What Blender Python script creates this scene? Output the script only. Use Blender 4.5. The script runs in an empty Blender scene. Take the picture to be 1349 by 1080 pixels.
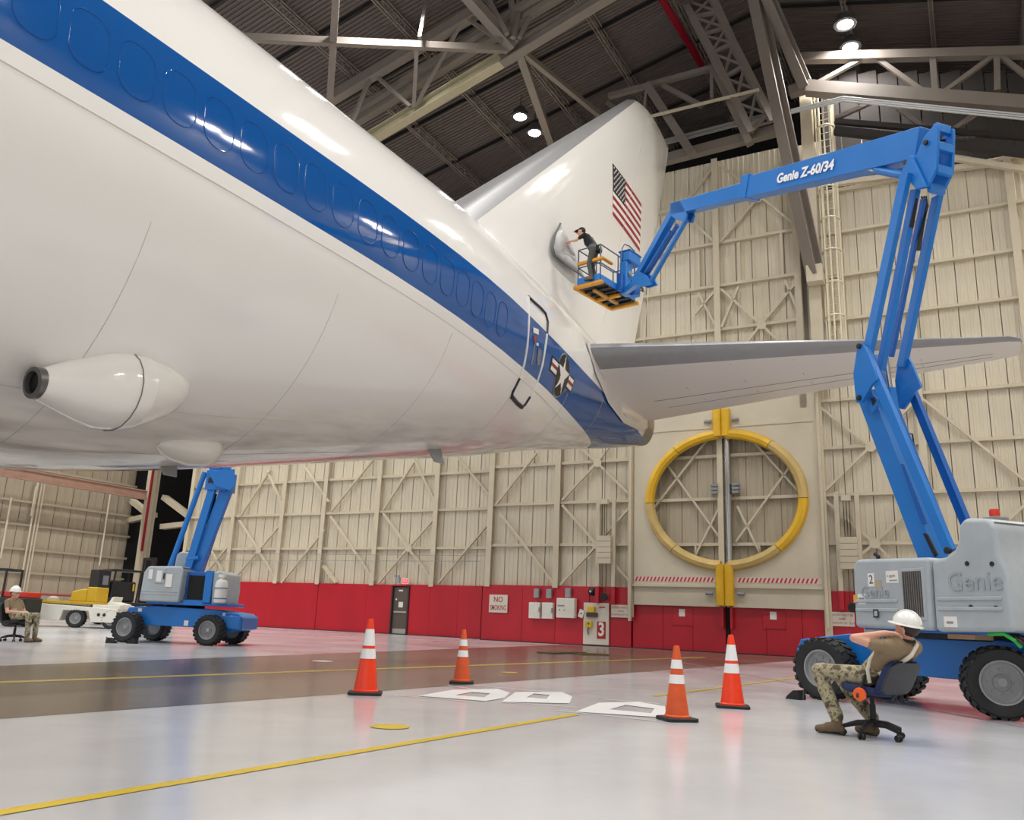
import bpy, bmesh, math, random
from mathutils import Vector as V, Matrix as M
random.seed(7)
PI = math.pi
sc = bpy.context.scene
COL = sc.collection
# ------------------------------------------------------------------ camera
FPX, CX, CY, EYE = 1110.0, 674.5, 540.0, 0.95
ROLL = math.atan(0.040)
PITCH = math.atan((814.78 - 540) / FPX)
FWD = V((0, math.cos(PITCH), math.sin(PITCH)))
UP0 = V((0, -math.sin(PITCH), math.cos(PITCH)))
RIGHT = V((1, 0, 0)) * math.cos(ROLL) + UP0 * math.sin(ROLL)
UPV = UP0 * math.cos(ROLL) - V((1, 0, 0)) * math.sin(ROLL)
CAM = V((0, 0, EYE))
cd = bpy.data.cameras.new('camera'); co = bpy.data.objects.new('camera', cd); COL.objects.link(co)
co.matrix_world = M(((RIGHT.x, UPV.x, -FWD.x, 0), (RIGHT.y, UPV.y, -FWD.y, 0), (RIGHT.z, UPV.z, -FWD.z, EYE), (0, 0, 0, 1)))
cd.sensor_fit = 'HORIZONTAL'; cd.sensor_width = 36; cd.lens = FPX / 1349 * 36; cd.clip_end = 500
sc.camera = co
# ------------------------------------------------------------------ world and exposure
w = bpy.data.worlds.new('world'); sc.world = w; w.use_nodes = True
bg = w.node_tree.nodes['Background']; bg.inputs[0].default_value = (0.95, 0.97, 1.0, 1); bg.inputs[1].default_value = 0.95
sc.view_settings.view_transform = 'Standard'; sc.view_settings.look = 'None'
sc.view_settings.exposure = -0.22; sc.view_settings.gamma = 1.0; sc.view_settings.use_curve_mapping = False
LAMP_W = 460.0
# ------------------------------------------------------------------ pixel helpers (a pixel gives a direction, a surface gives the distance)
def ray(px, py): return FWD + RIGHT * ((px - CX) / FPX) + UPV * ((CY - py) / FPX)
def onfloor(px, py, z=0.0):
    d = ray(px, py); return CAM + d * ((z - EYE) / d.z)
def onplane(px, py, p0, n):
    d = ray(px, py); return CAM + d * ((p0 - CAM).dot(n) / d.dot(n))
# ------------------------------------------------------------------ wall frame: u along the tail wall, v into the hangar, z up
AL = math.radians(29)
WE = V((math.cos(AL), -math.sin(AL), 0)); WM = V((-math.sin(AL), -math.cos(AL), 0)); WQ = V((5.2419, 35.1046, 0))
def wp(u, v, z): return WQ + WE * u + WM * v + V((0, 0, z))
def uz(px, py, v=0.0):
    p = onplane(px, py, WQ + WM * v, WM); return ((p - WQ).dot(WE), p.z)
# ------------------------------------------------------------------ materials
def lin(c):
    return tuple(((x / 255) / 12.92 if x / 255 <= 0.04045 else ((x / 255 + 0.055) / 1.055) ** 2.4) for x in c)
MATS = {}
def mat(name, rgb, rough=0.5, metal=0.0, var=0.0, scale=3.0, bump=0.0, coat=0.0, emit=0.0, stretch=None, rvar=0.0, bscale=None, spec=0.5):
    if name in MATS: return MATS[name]
    m = bpy.data.materials.new(name); m.use_nodes = True; nt = m.node_tree; N = nt.nodes; L = nt.links
    b = N['Principled BSDF']; c = lin(rgb)
    b.inputs['Base Color'].default_value = (*c, 1); b.inputs['Roughness'].default_value = rough; b.inputs['Metallic'].default_value = metal
    b.inputs['Coat Weight'].default_value = coat; b.inputs['Coat Roughness'].default_value = 0.05
    b.inputs['Specular IOR Level'].default_value = spec
    if emit: b.inputs['Emission Color'].default_value = (*c, 1); b.inputs['Emission Strength'].default_value = emit
    if var or bump or rvar:
        tc = N.new('ShaderNodeTexCoord'); mp = N.new('ShaderNodeMapping'); L.new(tc.outputs['Object'], mp.inputs[0])
        if stretch: mp.inputs['Scale'].default_value = stretch
        nz = N.new('ShaderNodeTexNoise'); nz.inputs['Scale'].default_value = scale; nz.inputs['Detail'].default_value = 6; nz.inputs['Roughness'].default_value = 0.62
        L.new(mp.outputs[0], nz.inputs['Vector'])
        if var:
            r = N.new('ShaderNodeValToRGB'); r.color_ramp.elements[0].position = 0.32; r.color_ramp.elements[1].position = 0.68
            lo = tuple(max(0, x * (1 - var)) for x in c); hi = tuple(min(1, x * (1 + var * 0.45)) for x in c)
            r.color_ramp.elements[0].color = (*lo, 1); r.color_ramp.elements[1].color = (*hi, 1)
            L.new(nz.outputs[0], r.inputs[0]); L.new(r.outputs[0], b.inputs['Base Color'])
        if rvar:
            mr = N.new('ShaderNodeMapRange'); mr.inputs['To Min'].default_value = max(0.02, rough - rvar); mr.inputs['To Max'].default_value = rough + rvar
            L.new(nz.outputs[0], mr.inputs[0]); L.new(mr.outputs[0], b.inputs['Roughness'])
        if bump:
            n2 = N.new('ShaderNodeTexNoise'); n2.inputs['Scale'].default_value = bscale or scale * 4; n2.inputs['Detail'].default_value = 4
            L.new(mp.outputs[0], n2.inputs['Vector'])
            bp = N.new('ShaderNodeBump'); bp.inputs['Strength'].default_value = bump; bp.inputs['Distance'].default_value = 0.02
            L.new(n2.outputs[0], bp.inputs['Height']); L.new(bp.outputs[0], b.inputs['Normal'])
    MATS[name] = m; return m
# ------------------------------------------------------------------ mesh builder
class MB:
    def __init__(s): s.v = []; s.f = []; s.mi = []; s.cur = 0
    def add(s, vs, fs):
        o = len(s.v); s.v += [tuple(x) for x in vs]; s.f += [tuple(i + o for i in f) for f in fs]; s.mi += [s.cur] * len(fs); return s
    def slot(s, i): s.cur = i; return s
    def boxm(s, mat4, sx, sy, sz):
        vs = [mat4 @ V((x * sx / 2, y * sy / 2, z * sz / 2)) for x in (-1, 1) for y in (-1, 1) for z in (-1, 1)]
        return s.add(vs, [(0, 1, 3, 2), (4, 6, 7, 5), (0, 4, 5, 1), (2, 3, 7, 6), (0, 2, 6, 4), (1, 5, 7, 3)])
    def box(s, x0, x1, y0, y1, z0, z1):
        return s.boxm(M.Translation(((x0 + x1) / 2, (y0 + y1) / 2, (z0 + z1) / 2)), x1 - x0, y1 - y0, z1 - z0)
    def beam(s, a, b, w, h, up=V((0, 0, 1)), w2=None, h2=None):
        a = V(a); b = V(b); d = (b - a).normalized(); up = V(up)
        x = d.cross(up)
        if x.length < 1e-4: x = d.cross(V((1, 0, 0)))
        x.normalize(); y = x.cross(d).normalized()
        w2 = w if w2 is None else w2; h2 = h if h2 is None else h2
        vs = [p + x * (i * ww / 2) + y * (j * hh / 2) for p, ww, hh in ((a, w, h), (b, w2, h2)) for i, j in ((-1, -1), (1, -1), (1, 1), (-1, 1))]
        return s.add(vs, [(3, 2, 1, 0), (4, 5, 6, 7), (0, 1, 5, 4), (1, 2, 6, 5), (2, 3, 7, 6), (3, 0, 4, 7)])
    def ibeam(s, a, b, w, h, up, t=0.03):
        a = V(a); b = V(b); d = (b - a).normalized(); up = V(up); x = d.cross(up).normalized(); y = x.cross(d).normalized()
        s.beam(a + y * (h / 2 - t / 2), b + y * (h / 2 - t / 2), w, t, up); s.beam(a - y * (h / 2 - t / 2), b - y * (h / 2 - t / 2), w, t, up)
        return s.beam(a, b, t, h - 2 * t, up)
    def tube(s, pts, r, seg=8, closed=False, caps=True):
        pts = [V(p) for p in pts]; n = len(pts); rs = r if isinstance(r, (list, tuple)) else [r] * n
        rings = []; ref = None
        for i, p in enumerate(pts):
            if closed: d = pts[(i + 1) % n] - pts[i - 1]
            else: d = pts[min(i + 1, n - 1)] - pts[max(i - 1, 0)]
            d.normalize()
            if ref is None: ref = d.orthogonal().normalized()
            ref = (ref - d * ref.dot(d)).normalized(); y = d.cross(ref)
            rings.append([p + (ref * math.cos(2 * PI * k / seg) + y * math.sin(2 * PI * k / seg)) * rs[i] for k in range(seg)])
        return s.loft(rings, True, caps and not closed, closed)
    def loft(s, rings, ring_closed=True, caps=True, closed=False):
        k = len(rings[0]); vs = [p for r in rings for p in r]; fs = []
        nr = len(rings)
        for i in range(nr if closed else nr - 1):
            j = (i + 1) % nr
            for q in range(k if ring_closed else k - 1):
                q2 = (q + 1) % k; fs.append((i * k + q, i * k + q2, j * k + q2, j * k + q))
        if caps: fs.append(tuple(range(k))[::-1]); fs.append(tuple((nr - 1) * k + q for q in range(k)))
        return s.add(vs, fs)
    def lathe(s, prof, o=(0, 0, 0), axis=(0, 0, 1), seg=24, caps=True):
        o = V(o); ax = V(axis).normalized(); x = ax.orthogonal().normalized(); y = ax.cross(x)
        return s.loft([[o + ax * h + (x * math.cos(2 * PI * q / seg) + y * math.sin(2 * PI * q / seg)) * max(r, 1e-4) for q in range(seg)] for r, h in prof], True, caps)
    def prism(s, poly, d):
        d = V(d); n = len(poly); vs = [V(p) for p in poly] + [V(p) + d for p in poly]
        return s.add(vs, [tuple(range(n))[::-1], tuple(range(n, 2 * n))] + [(i, (i + 1) % n, (i + 1) % n + n, i + n) for i in range(n)])
    def mesh(s, name, mats, smooth=None):
        me = bpy.data.meshes.new(name); me.from_pydata(s.v, [], s.f)
        for m in (mats if isinstance(mats, (list, tuple)) else [mats]): me.materials.append(m)
        if any(s.mi): me.polygons.foreach_set('material_index', s.mi)
        bm = bmesh.new(); bm.from_mesh(me); bmesh.ops.recalc_face_normals(bm, faces=bm.faces); bm.to_mesh(me); bm.free()
        if smooth is not None:
            me.shade_smooth(); me.set_sharp_from_angle(angle=math.radians(smooth))
        me.update(); return me
    def obj(s, name, mats, parent=None, smooth=None, bevel=0, bseg=2, kind=None, subd=0):
        return link(name, s.mesh(name, mats, smooth), parent, bevel, bseg, kind, subd)
def link(name, me, parent=None, bevel=0, bseg=2, kind=None, subd=0):
    o = bpy.data.objects.new(name, me); COL.objects.link(o)
    if parent is not None: o.parent = parent
    if bevel:
        b = o.modifiers.new('bevel', 'BEVEL'); b.width = bevel; b.segments = bseg; b.limit_method = 'ANGLE'; b.angle_limit = math.radians(35)
        if bseg > 1: me.shade_smooth(); b.harden_normals = True
    if subd:
        sd = o.modifiers.new('subd', 'SUBSURF'); sd.levels = subd; sd.render_levels = subd; me.shade_smooth()
    if kind: o['kind'] = kind
    return o
def empty(name, loc=(0, 0, 0), rz=0.0, label=None, cat=None, group=None, kind=None):
    o = bpy.data.objects.new(name, None); COL.objects.link(o); o.location = loc; o.rotation_euler = (0, 0, rz); o.empty_display_size = 0.2
    return tag(o, label, cat, group, kind)
def tag(o, label=None, cat=None, group=None, kind=None):
    if label: o['label'] = label
    if cat: o['category'] = cat
    if group: o['group'] = group
    if kind: o['kind'] = kind
    return o
def copy_tree(o, parent=None):
    c = o.copy(); COL.objects.link(c); c.parent = parent
    for ch in o.children: copy_tree(ch, c)
    return c
def text_part(name, s, size, mat_, parent, mtx, ext=0.0, align='CENTER', sx=1.0, bold=0.0):
    cu = bpy.data.curves.new(name, 'FONT'); cu.body = s; cu.size = size; cu.align_x = align; cu.align_y = 'CENTER'; cu.extrude = ext; cu.offset = bold; cu.resolution_u = 3
    t = bpy.data.objects.new(name, cu); COL.objects.link(t)
    dg = bpy.context.evaluated_depsgraph_get(); me = bpy.data.meshes.new_from_object(t.evaluated_get(dg)); bpy.data.objects.remove(t); bpy.data.curves.remove(cu)
    me.name = name; me.materials.clear(); me.materials.append(mat_); me.transform(mtx @ M.Diagonal((sx, 1, 1, 1)))
    return link(name, me, parent)
def frame(o, x, y):                     # matrix with origin o, local x and y axes
    x = V(x).normalized(); y = V(y); z = x.cross(y).normalized(); y = z.cross(x)
    return M(((x.x, y.x, z.x, o[0]), (x.y, y.y, z.y, o[1]), (x.z, y.z, z.z, o[2]), (0, 0, 0, 1)))
# ------------------------------------------------------------------ shell
m_floor = mat('floor_paint', (205, 205, 209), 0.16, var=0.10, scale=0.35, rvar=0.09, bump=0.04, bscale=1.2)
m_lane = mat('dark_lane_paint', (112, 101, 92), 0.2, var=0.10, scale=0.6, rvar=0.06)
m_yline = mat('yellow_line_paint', (222, 190, 40), 0.3, var=0.10, scale=2.0)
m_wline = mat('white_stencil_paint', (243, 243, 243), 0.35)
m_rline = mat('faded_red_line_paint', (196, 140, 150), 0.3)
m_tape = mat('masking_tape', (226, 226, 226), 0.5)
m_siding = mat('beige_siding', (212, 202, 180), 0.42, var=0.05, scale=0.6, stretch=(1, 1, 0.15))
m_siding_d = mat('darker_beige_siding', (180, 168, 146), 0.55, var=0.08, scale=0.5, stretch=(1, 1, 0.25))  # darker, rougher beige for backing, recessed and side wall sheets
m_steel = mat('beige_steel', (204, 193, 170), 0.45, var=0.06, scale=1.5)
m_panel = mat('beige_door_skin', (208, 198, 176), 0.5, var=0.08, scale=0.8)
m_red = mat('red_wall_paint', (186, 24, 42), 0.38, var=0.12, scale=0.8, stretch=(1, 1, 0.4))
m_deck = mat('roof_deck', (100, 90, 86), 0.6, var=0.10, scale=0.6)
m_truss = mat('truss_steel', (126, 117, 109), 0.5, var=0.08, scale=1.2)
m_trussd = mat('dark_truss_steel', (52, 47, 45), 0.9)
m_black = mat('black_rubber', (24, 24, 26), 0.6)
m_void = mat('dark_void', (30, 28, 28), 0.9)  # near-black colour paints in the shade of gaps and deep openings
m_chrome = mat('bright_pipe', (190, 192, 195), 0.18, metal=1.0)
m_pad = mat('yellow_vinyl_pad', (226, 178, 34), 0.45, var=0.14, scale=1.4, bump=0.25, bscale=6)
m_padold = mat('worn_yellow_vinyl_pad', (205, 176, 110), 0.55, var=0.2, scale=1.6, bump=0.3, bscale=6)
m_white = mat('white_enamel', (232, 230, 224), 0.4)
m_grey = mat('grey_enamel', (140, 142, 144), 0.45)
m_alu = mat('tray_aluminium', (196, 196, 194), 0.35, metal=0.8)
m_pipered = mat('red_sprinkler_pipe', (130, 16, 34), 0.4)
def lp(u, v, z): return V((u, -v, z))
def bar(name, a, b, w_, h_, m_, parent, up=(0, 0, 1)): return MB().beam(a, b, w_, h_, V(up)).obj(name, m_, parent)
# floor: slab, painted lane, lines and stencils
fb = MB(); fb.box(-45, 45, -14, 72, -0.3, 0.0)
floor_o = fb.obj('floor', m_floor); tag(floor_o, 'glossy light grey painted hangar floor', 'floor', kind='structure')
def paint(name, pts, m_, z=0.002, pix=True):
    P = [onfloor(*p) for p in pts] if pix else [V(p) for p in pts]
    mb = MB(); n = len(P); mb.add([(p.x, p.y, z) for p in P], [tuple(range(n))]); return mb.obj(name, m_, floor_o)
# dark lane: two straight edges on the floor
def fl(p, q, t): a = onfloor(*p); b = onfloor(*q); return a + (b - a) * t
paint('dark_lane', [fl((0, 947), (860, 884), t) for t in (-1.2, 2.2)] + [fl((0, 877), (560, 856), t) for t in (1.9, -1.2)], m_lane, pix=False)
def stripe_line(name, p, q, w_, m_, t0=0.0, t1=1.0, z=0.004):
    a = onfloor(*p); b = onfloor(*q); d = b - a; n_ = V((-d.y, d.x, 0)).normalized() * (w_ / 2); A = a + d * t0; B = a + d * t1
    return paint(name, [A + n_, B + n_, B - n_, A - n_], m_, z, pix=False)
stripe_line('yellow_line', (0, 1071), (760, 941), 0.105, m_yline, -0.3, 1.0)
stripe_line('yellow_line', (862, 917), (1040, 894), 0.09, m_yline, 0, 1.6)
stripe_line('yellow_line', (0, 899), (850, 868.5), 0.20, m_yline, -0.6, 1.25)
stripe_line('red_line', (900, 873), (1349, 958), 0.05, m_rline, -0.1, 1.1)
def disc_paint(px, py, r, m_, name):
    c = onfloor(px, py); mb = MB(); mb.add([(c.x + r * math.cos(k * PI / 12), c.y + r * math.sin(k * PI / 12), 0.005) for k in range(24)], [tuple(range(24))]); return mb.obj(name, m_, floor_o)
disc_paint(514, 957.5, 0.17, m_yline, 'yellow_dot'); disc_paint(671, 886, 0.16, m_yline, 'yellow_dot'); disc_paint(425, 871, 0.2, m_wline, 'white_dot')
# white number stencils with taped borders
def px_poly(name, outer, holes, m_, z=0.006):
    bm = bmesh.new()
    loops = [outer] + holes; es = []
    for lp_ in loops:
        vs = []
        for p in lp_:
            q = onfloor(*p); vs.append(bm.verts.new((q.x, q.y, z)))
        for i in range(len(vs)): es.append(bm.edges.new((vs[i], vs[(i + 1) % len(vs)])))
    bmesh.ops.triangle_fill(bm, use_beauty=True, use_dissolve=False, edges=es)
    me = bpy.data.meshes.new(name); bm.to_mesh(me); bm.free(); me.materials.append(m_); return link(name, me, floor_o)
px_poly('white_stencil', [(549, 917), (597, 909), (656, 908), (672, 913), (664, 920), (640, 924)], [[(600, 916), (622, 912), (646, 914), (638, 919)]], m_wline)
px_poly('white_stencil', [(661, 925), (679, 912), (740, 912), (754, 918), (750, 927)], [[(694, 919), (703, 914), (724, 916), (720, 921)]], m_wline)
px_poly('white_stencil', [(758, 938), (789, 926), (842, 925), (876, 931), (878, 946)], [[(803, 935), (824, 929), (862, 934), (858, 940)]], m_wline)
for a, b in (((520, 916), (626, 925)), ((625, 903), (680, 908)), ((660, 925), (760, 932)), ((681, 909), (765, 913)), ((733, 936), (865, 950)), ((795, 921), (868, 927)), ((590, 903), (630, 909))):
    stripe_line('tape_strip', a, b, 0.035, m_tape, 0, 1, 0.005)
# trench cover plates on the lane near the tail wall
for (a, b, h_) in (((718, 861), (762, 860), 0.07), ((760, 862), (797, 863), 0.07)):
    A = onfloor(*a); B = onfloor(*b); bar('trench_cover', A + V((0, 0, 0.02)), B + V((0, 0, 0.02)), 0.55, 0.04, mat('brown_cover', (96, 80, 50), 0.6), floor_o)

# ---------------- tail wall
WROT = -AL
def wall_root(name, label):
    o = MB().box(-6.9, 24, 0.34, 0.5, 0, 20.9).obj(name, m_siding_d); o.location = WQ; o.rotation_euler = (0, 0, WROT); return tag(o, label, 'wall', kind='structure')
wall_b = wall_root('wall_back', 'beige steel tail wall with red wainscot and round tail dock door')
def siding_mesh(name, w_, h_, m_, nr=3):
    mb = MB(); prof = []
    for k in range(nr):
        x = k * w_ / nr; p = w_ / nr
        prof += [(x, 0), (x + p * 0.55, 0), (x + p * 0.65, -0.014), (x + p * 0.9, -0.014)]
    prof.append((w_ - 0.012, 0)); prof[0] = (0.012, 0)
    vs = []; fs = []
    for i, (x, y) in enumerate(prof): vs += [(x, y, 0), (x, y, h_)]
    for i in range(len(prof) - 1): fs.append((2 * i, 2 * i + 2, 2 * i + 3, 2 * i + 1))
    mb.add(vs, fs); return mb.mesh(name, m_)
SH = 0.66
def siding_run(parent, u0, u1, v, z0, z1, m_, skip=None):
    me = siding_mesh('siding_sheet', SH, z1 - z0, m_)
    n = int(round((u1 - u0) / SH))
    for k in range(n):
        o = link('siding_sheet', me, parent); o.location = (u0 + k * SH, -v, z0)
siding_run(wall_b, -6.7, -0.1, 0.0, 2.3, 20.8, m_siding)
siding_run(wall_b, 7.3, 20.6, 0.0, 2.3, 18.4, m_siding)
siding_run(wall_b, -0.1, 7.3, 0.0, 9.2, 20.8, m_siding)
siding_run(wall_b, 0.0, 7.4, -0.3, 2.3, 9.3, m_siding_d)
GZ = (4.12, 5.93, 7.67, 9.53, 11.3, 12.95, 14.9, 16.85, 18.8)
GZR = (4.1, 5.9, 7.68, 9.53, 12.74, 14.55, 16.4, 18.2)
def girt(parent, u0, u1, v, z, m_=m_steel): return MB().beam(lp(u0, v + 0.1, z), lp(u1, v + 0.1, z), 0.2, 0.12).obj('girt', m_, parent)
def column(parent, u, v, z0, z1, w_=0.26, d=0.3, m_=m_steel):
    return MB().ibeam(lp(u, v + d / 2, z0), lp(u, v + d / 2, z1), w_, d, V((0, -1, 0)), 0.03).obj('column', m_, parent)
for z in GZ:
    if z > 9.2: girt(wall_b, -6.7, 7.0, 0, z)
    else: girt(wall_b, -6.7, 0.0, 0, z)
for z in GZR: girt(wall_b, 7.5, 20, 0, z)
for z in (4.12, 5.93, 7.67): girt(wall_b, 0.2, 7.2, -0.3, z)
for u, z0, z1 in ((-6.75, 2.3, 20.8), (-3.41, 2.3, 20.8), (0.0, 1.2, 20.8), (3.75, 9.3, 20.8), (7.02, 9.3, 20.8), (7.55, 0.6, 20.8), (11.05, 2.3, 18.4), (14.6, 2.3, 18.4)): column(wall_b, u, 0, z0, z1)
GUS = []
def brace_px(crop, parent, v, pairs, w_=0.13, m_=m_steel, gus=()):
    x0, y0, s = crop
    for (a, b, c, d) in pairs:
        A = uz(x0 + a * s, y0 + b * s, v + 0.22); B = uz(x0 + c * s, y0 + d * s, v + 0.22)
        MB().beam(lp(A[0], v + 0.22, A[1]), lp(B[0], v + 0.22, B[1]), 0.09, w_, V((0, -1, 0))).obj('brace', m_, parent)
    for (a, b) in gus:
        A = uz(x0 + a * s, y0 + b * s, v + 0.28)
        MB().prism([lp(A[0] + 0.2 * math.cos(k * PI / 4 + PI / 8), v + 0.27, A[1] + 0.2 * math.sin(k * PI / 4 + PI / 8)) for k in range(8)], (0, -0.02, 0)).obj('gusset_plate', m_steel, parent)
cA = (920, 180, .2594); cC = (280, 600, .2222); cD = (480, 600, .2222); cE = (680, 590, .2594); cG = (1189, 480, .2222); c3 = (1050, 440, .2769)
brace_px(cE, wall_b, 0, [(-80, 335, 195, 690), (-100, 285, 105, 25), (225, 695, 405, 500), (405, 485, 235, 290), (235, 265, 412, 75), (412, 75, 590, 250), (412, 75, 480, -15), (412, 75, 310, -15), (405, 490, 590, 290), (415, 500, 590, 690)], gus=[(405, 490), (412, 75)])
brace_px(cA, wall_b, 0, [(110, 145, 310, 300), (85, 150, -60, 325), (115, 535, 300, 315), (320, 310, 510, 465), (320, 300, 470, 90), (115, 775, 320, 955), (205, 760, 118, 970), (320, 955, 520, 715), (440, 730, 520, 920), (320, 955, 235, 1060), (320, 955, 425, 1055), (-60, 400, 80, 535), (80, 790, -20, 905), (0, 795, 85, 955)], gus=[(320, 955), (305, 312)])
for a, b, c, d in ((205, 540, 208, 745), (420, 495, 426, 705), (0, 580, 2, 770), (320, 960, 322, 1080)):
    A = uz(920 + a * .2594, 180 + b * .2594, 0.1); B = uz(920 + c * .2594, 180 + d * .2594, 0.1); bar('stud', lp(A[0], 0.1, A[1]), lp(A[0], 0.1, B[1]), 0.12, 0.16, m_steel, wall_b, (0, 1, 0))
brace_px(c3, wall_b, 0, [(105, 345, 350, 535), (125, 755, 350, 535), (350, 535, 560, 320), (130, 785, 370, 995), (370, 995, 600, 770), (370, 995, 520, 1140), (370, 995, 190, 1150), (600, 310, 1130, 735), (945, 940, 1200, 705)], gus=[(350, 535), (370, 995)])
# red wainscot panels
def red_panels(parent, us, v, z0, z1, name='red_panel'):
    for k in range(len(us) - 1):
        a, b = us[k], us[k + 1]; d = 0.012 * ((k * 7) % 3)
        MB().box(a + 0.006, b - 0.006, -v - 0.1 - d, -v + 0.3, z0, z1).obj(name, m_red, parent, bevel=0.006, bseg=1)
red_panels(wall_b, [-6.95, -5.0, -3.4, -1.85, -0.02], 0.08, 0.02, 2.38)
red_panels(wall_b, [0.02, 1.3, 2.5, 3.78], 0.0, 0.02, 1.70)
red_panels(wall_b, [3.95, 5.3, 6.6, 7.5], 0.0, 0.02, 1.70)
red_panels(wall_b, [7.5, 9.4, 11.5, 13.5, 15.6, 17.8, 20], 0.08, 0.02, 2.38)
MB().box(-7.0, 20, -0.26, 0.1, 0, 0.03).obj('dark_sill', m_black, wall_b)
# hatch frames on the red door bottoms
for u, w_, z0, z1 in ((2.1, 0.42, 0.95, 1.62), (5.6, 0.42, 0.95, 1.62)):
    h = MB(); h.box(u - w_, u + w_, -0.145, -0.10, z0, z1); h.obj('hatch', m_red, wall_b, bevel=0.01, bseg=1)
    MB().box(u - 0.14, u + 0.1, -0.16, -0.14, 1.3, 1.58).obj('white_notice', m_white, wall_b)
# tail dock door skin with round hole, two leaves
HC = (3.86, 5.85); RX, RZ = 2.9, 2.48
def dock_leaf(sgn):
    n = 20; inner = []; outer = []
    u_edge = 0.1 if sgn < 0 else 7.42; um = HC[0] + sgn * 0.03
    for k in range(n + 1):
        th = -PI / 2 + PI * k / n
        inner.append((um + sgn * RX * math.cos(th), HC[1] + RZ * math.sin(th)))
    outer = []
    zb, zt = 1.70, 9.9
    for k in range(n + 1):
        th = -PI / 2 + PI * k / n
        dx, dz = math.cos(th) * abs(u_edge - um), math.sin(th)
        # push out to the rectangle
        x = math.cos(th); z = math.sin(th); H = (zt - HC[1]) if z > 0 else (HC[1] - zb); Wd = abs(u_edge - um)
        sc_ = min(Wd / x if x > 1e-6 else 1e9, H / abs(z) if abs(z) > 1e-6 else 1e9)
        outer.append((um + sgn * x * sc_, HC[1] + z * sc_))
    # snap nearest points to the corners
    for cz in (zb, zt):
        i = min(range(n + 1), key=lambda q: (outer[q][0] - u_edge) ** 2 + (outer[q][1] - cz) ** 2); outer[i] = (u_edge, cz)
    mb = MB()
    for v in (0.3, 0.06):
        mb.add([lp(u, v, z) for u, z in inner] + [lp(u, v, z) for u, z in outer], [(i, i + 1, n + 2 + i, n + 1 + i) for i in range(n)])
    o = 2 * (n + 1)
    fs = [(i, i + 1, o + i + 1, o + i) for i in range(n)] + [(n + 1 + i, n + 2 + i, o + n + 2 + i, o + n + 1 + i) for i in range(n)] + [(0, n + 1, o + n + 1, o), (n, 2 * n + 1, o + 2 * n + 1, o + n)]
    mb.f += fs; mb.mi += [0] * len(fs)
    return mb.obj('dock_door_leaf', m_panel, wall_b)
dl = [dock_leaf(-1), dock_leaf(1)]
for u0, u1, z in ((0.2, 3.4, 8.75), (4.3, 7.35, 8.75)): MB().box(u0, u1, -0.34, -0.29, z - 0.03, z + 0.03).obj('door_rib', m_steel, wall_b)
MB().box(0.1, 3.55, -0.42, -0.28, 2.42, 2.50).obj('door_ledge', m_panel, wall_b); MB().box(4.25, 7.42, -0.42, -0.28, 2.42, 2.50).obj('door_ledge', m_panel, wall_b)
# hazard tape: red slanted marks on white
m_haz = mat('hazard_red', (196, 40, 60), 0.5)
for u0, u1 in ((0.15, 3.5), (4.3, 7.38)):
    MB().box(u0, u1, -0.312, -0.295, 2.62, 2.82).obj('hazard_tape', mat('hazard_white', (222, 206, 196), 0.5), wall_b)
    hz = MB(); k = u0 + 0.03
    while k < u1 - 0.15:
        hz.add([lp(k, 0.314, 2.63), lp(k + 0.07, 0.314, 2.63), lp(k + 0.15, 0.314, 2.81), lp(k + 0.08, 0.314, 2.81)], [(0, 1, 2, 3)]); k += 0.155
    o = hz.obj('hazard_marks', m_haz, wall_b, kind='stuff')
# yellow padded ring in segments
def ring_seg(t0, t1, m_):
    n = 10; rings = []
    for k in range(n + 1):
        th = t0 + (t1 - t0) * k / n; c = lp(HC[0] + (RX + 0.12) * math.cos(th), 0.36, HC[1] + (RZ + 0.12) * math.sin(th)); nr = V((math.cos(th), 0, math.sin(th)))
        rings.append([c + nr * (0.20 * math.cos(q * PI / 4)) + V((0, -1, 0)) * (0.2 * math.sin(q * PI / 4)) for q in range(8)])
    return MB().loft(rings).obj('ring_pad', m_, wall_b, smooth=40)
D2 = math.radians
for a, b, mm in ((93, 128, m_pad), (128.5, 182, m_pad), (182.5, 228, m_padold), (228.5, 267, m_padold), (273, 312, m_padold), (312.5, 358, m_pad), (358.5, 412, m_padold), (412.5, 447, m_pad)): ring_seg(D2(a), D2(b), mm)
for z0, z1 in ((8.35, 9.45), (1.75, 3.3)):
    for s in (-1, 1):
        p = MB(); c = HC[0] + s * 0.17
        p.loft([[lp(c + 0.19 * math.cos(q * PI / 4), 0.42 + 0.17 * math.sin(q * PI / 4), z) for q in range(8)] for z in (z0, z0 + (z1 - z0) * .33, z0 + (z1 - z0) * .66, z1)]); p.obj('seam_pad', m_pad, wall_b, smooth=50)
for u, z in ((HC[0] - 0.55, 9.0), (HC[0] + 0.55, 9.0), (HC[0] - 0.6, 2.2), (HC[0] + 0.6, 2.2)): MB().tube([lp(u - 0.14, 0.42, z), lp(u + 0.14, 0.42, z)], 0.07, 10).obj('pad_roller', m_grey, wall_b, smooth=40)
MB().tube([lp(3.98, 0.05, 3.2), lp(3.98, 0.05, 8.6)], 0.14, 16).obj('bright_pipe', m_chrome, wall_b, smooth=40)
MB().box(3.56, 3.78, -0.1, 0.2, 3.2, 8.6).obj('seam_post', m_steel, wall_b)
for u in (3.45, 4.3):
    b_ = MB()
    for k in range(3): b_.box(u - 0.13, u + 0.13, -0.25, 0.1, 6.08 + k * 0.15, 6.19 + k * 0.15)
    b_.obj('hinge_block', m_grey, wall_b)
MB().box(3.80, 3.93, -0.12, 0.2, 0, 1.75).obj('door_gap', m_void, wall_b)
for u in (3.7, 4.05): MB().box(u - 0.05, u + 0.05, -0.3, -0.1, 0.9, 1.75).obj('seam_post', m_red, wall_b)
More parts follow.
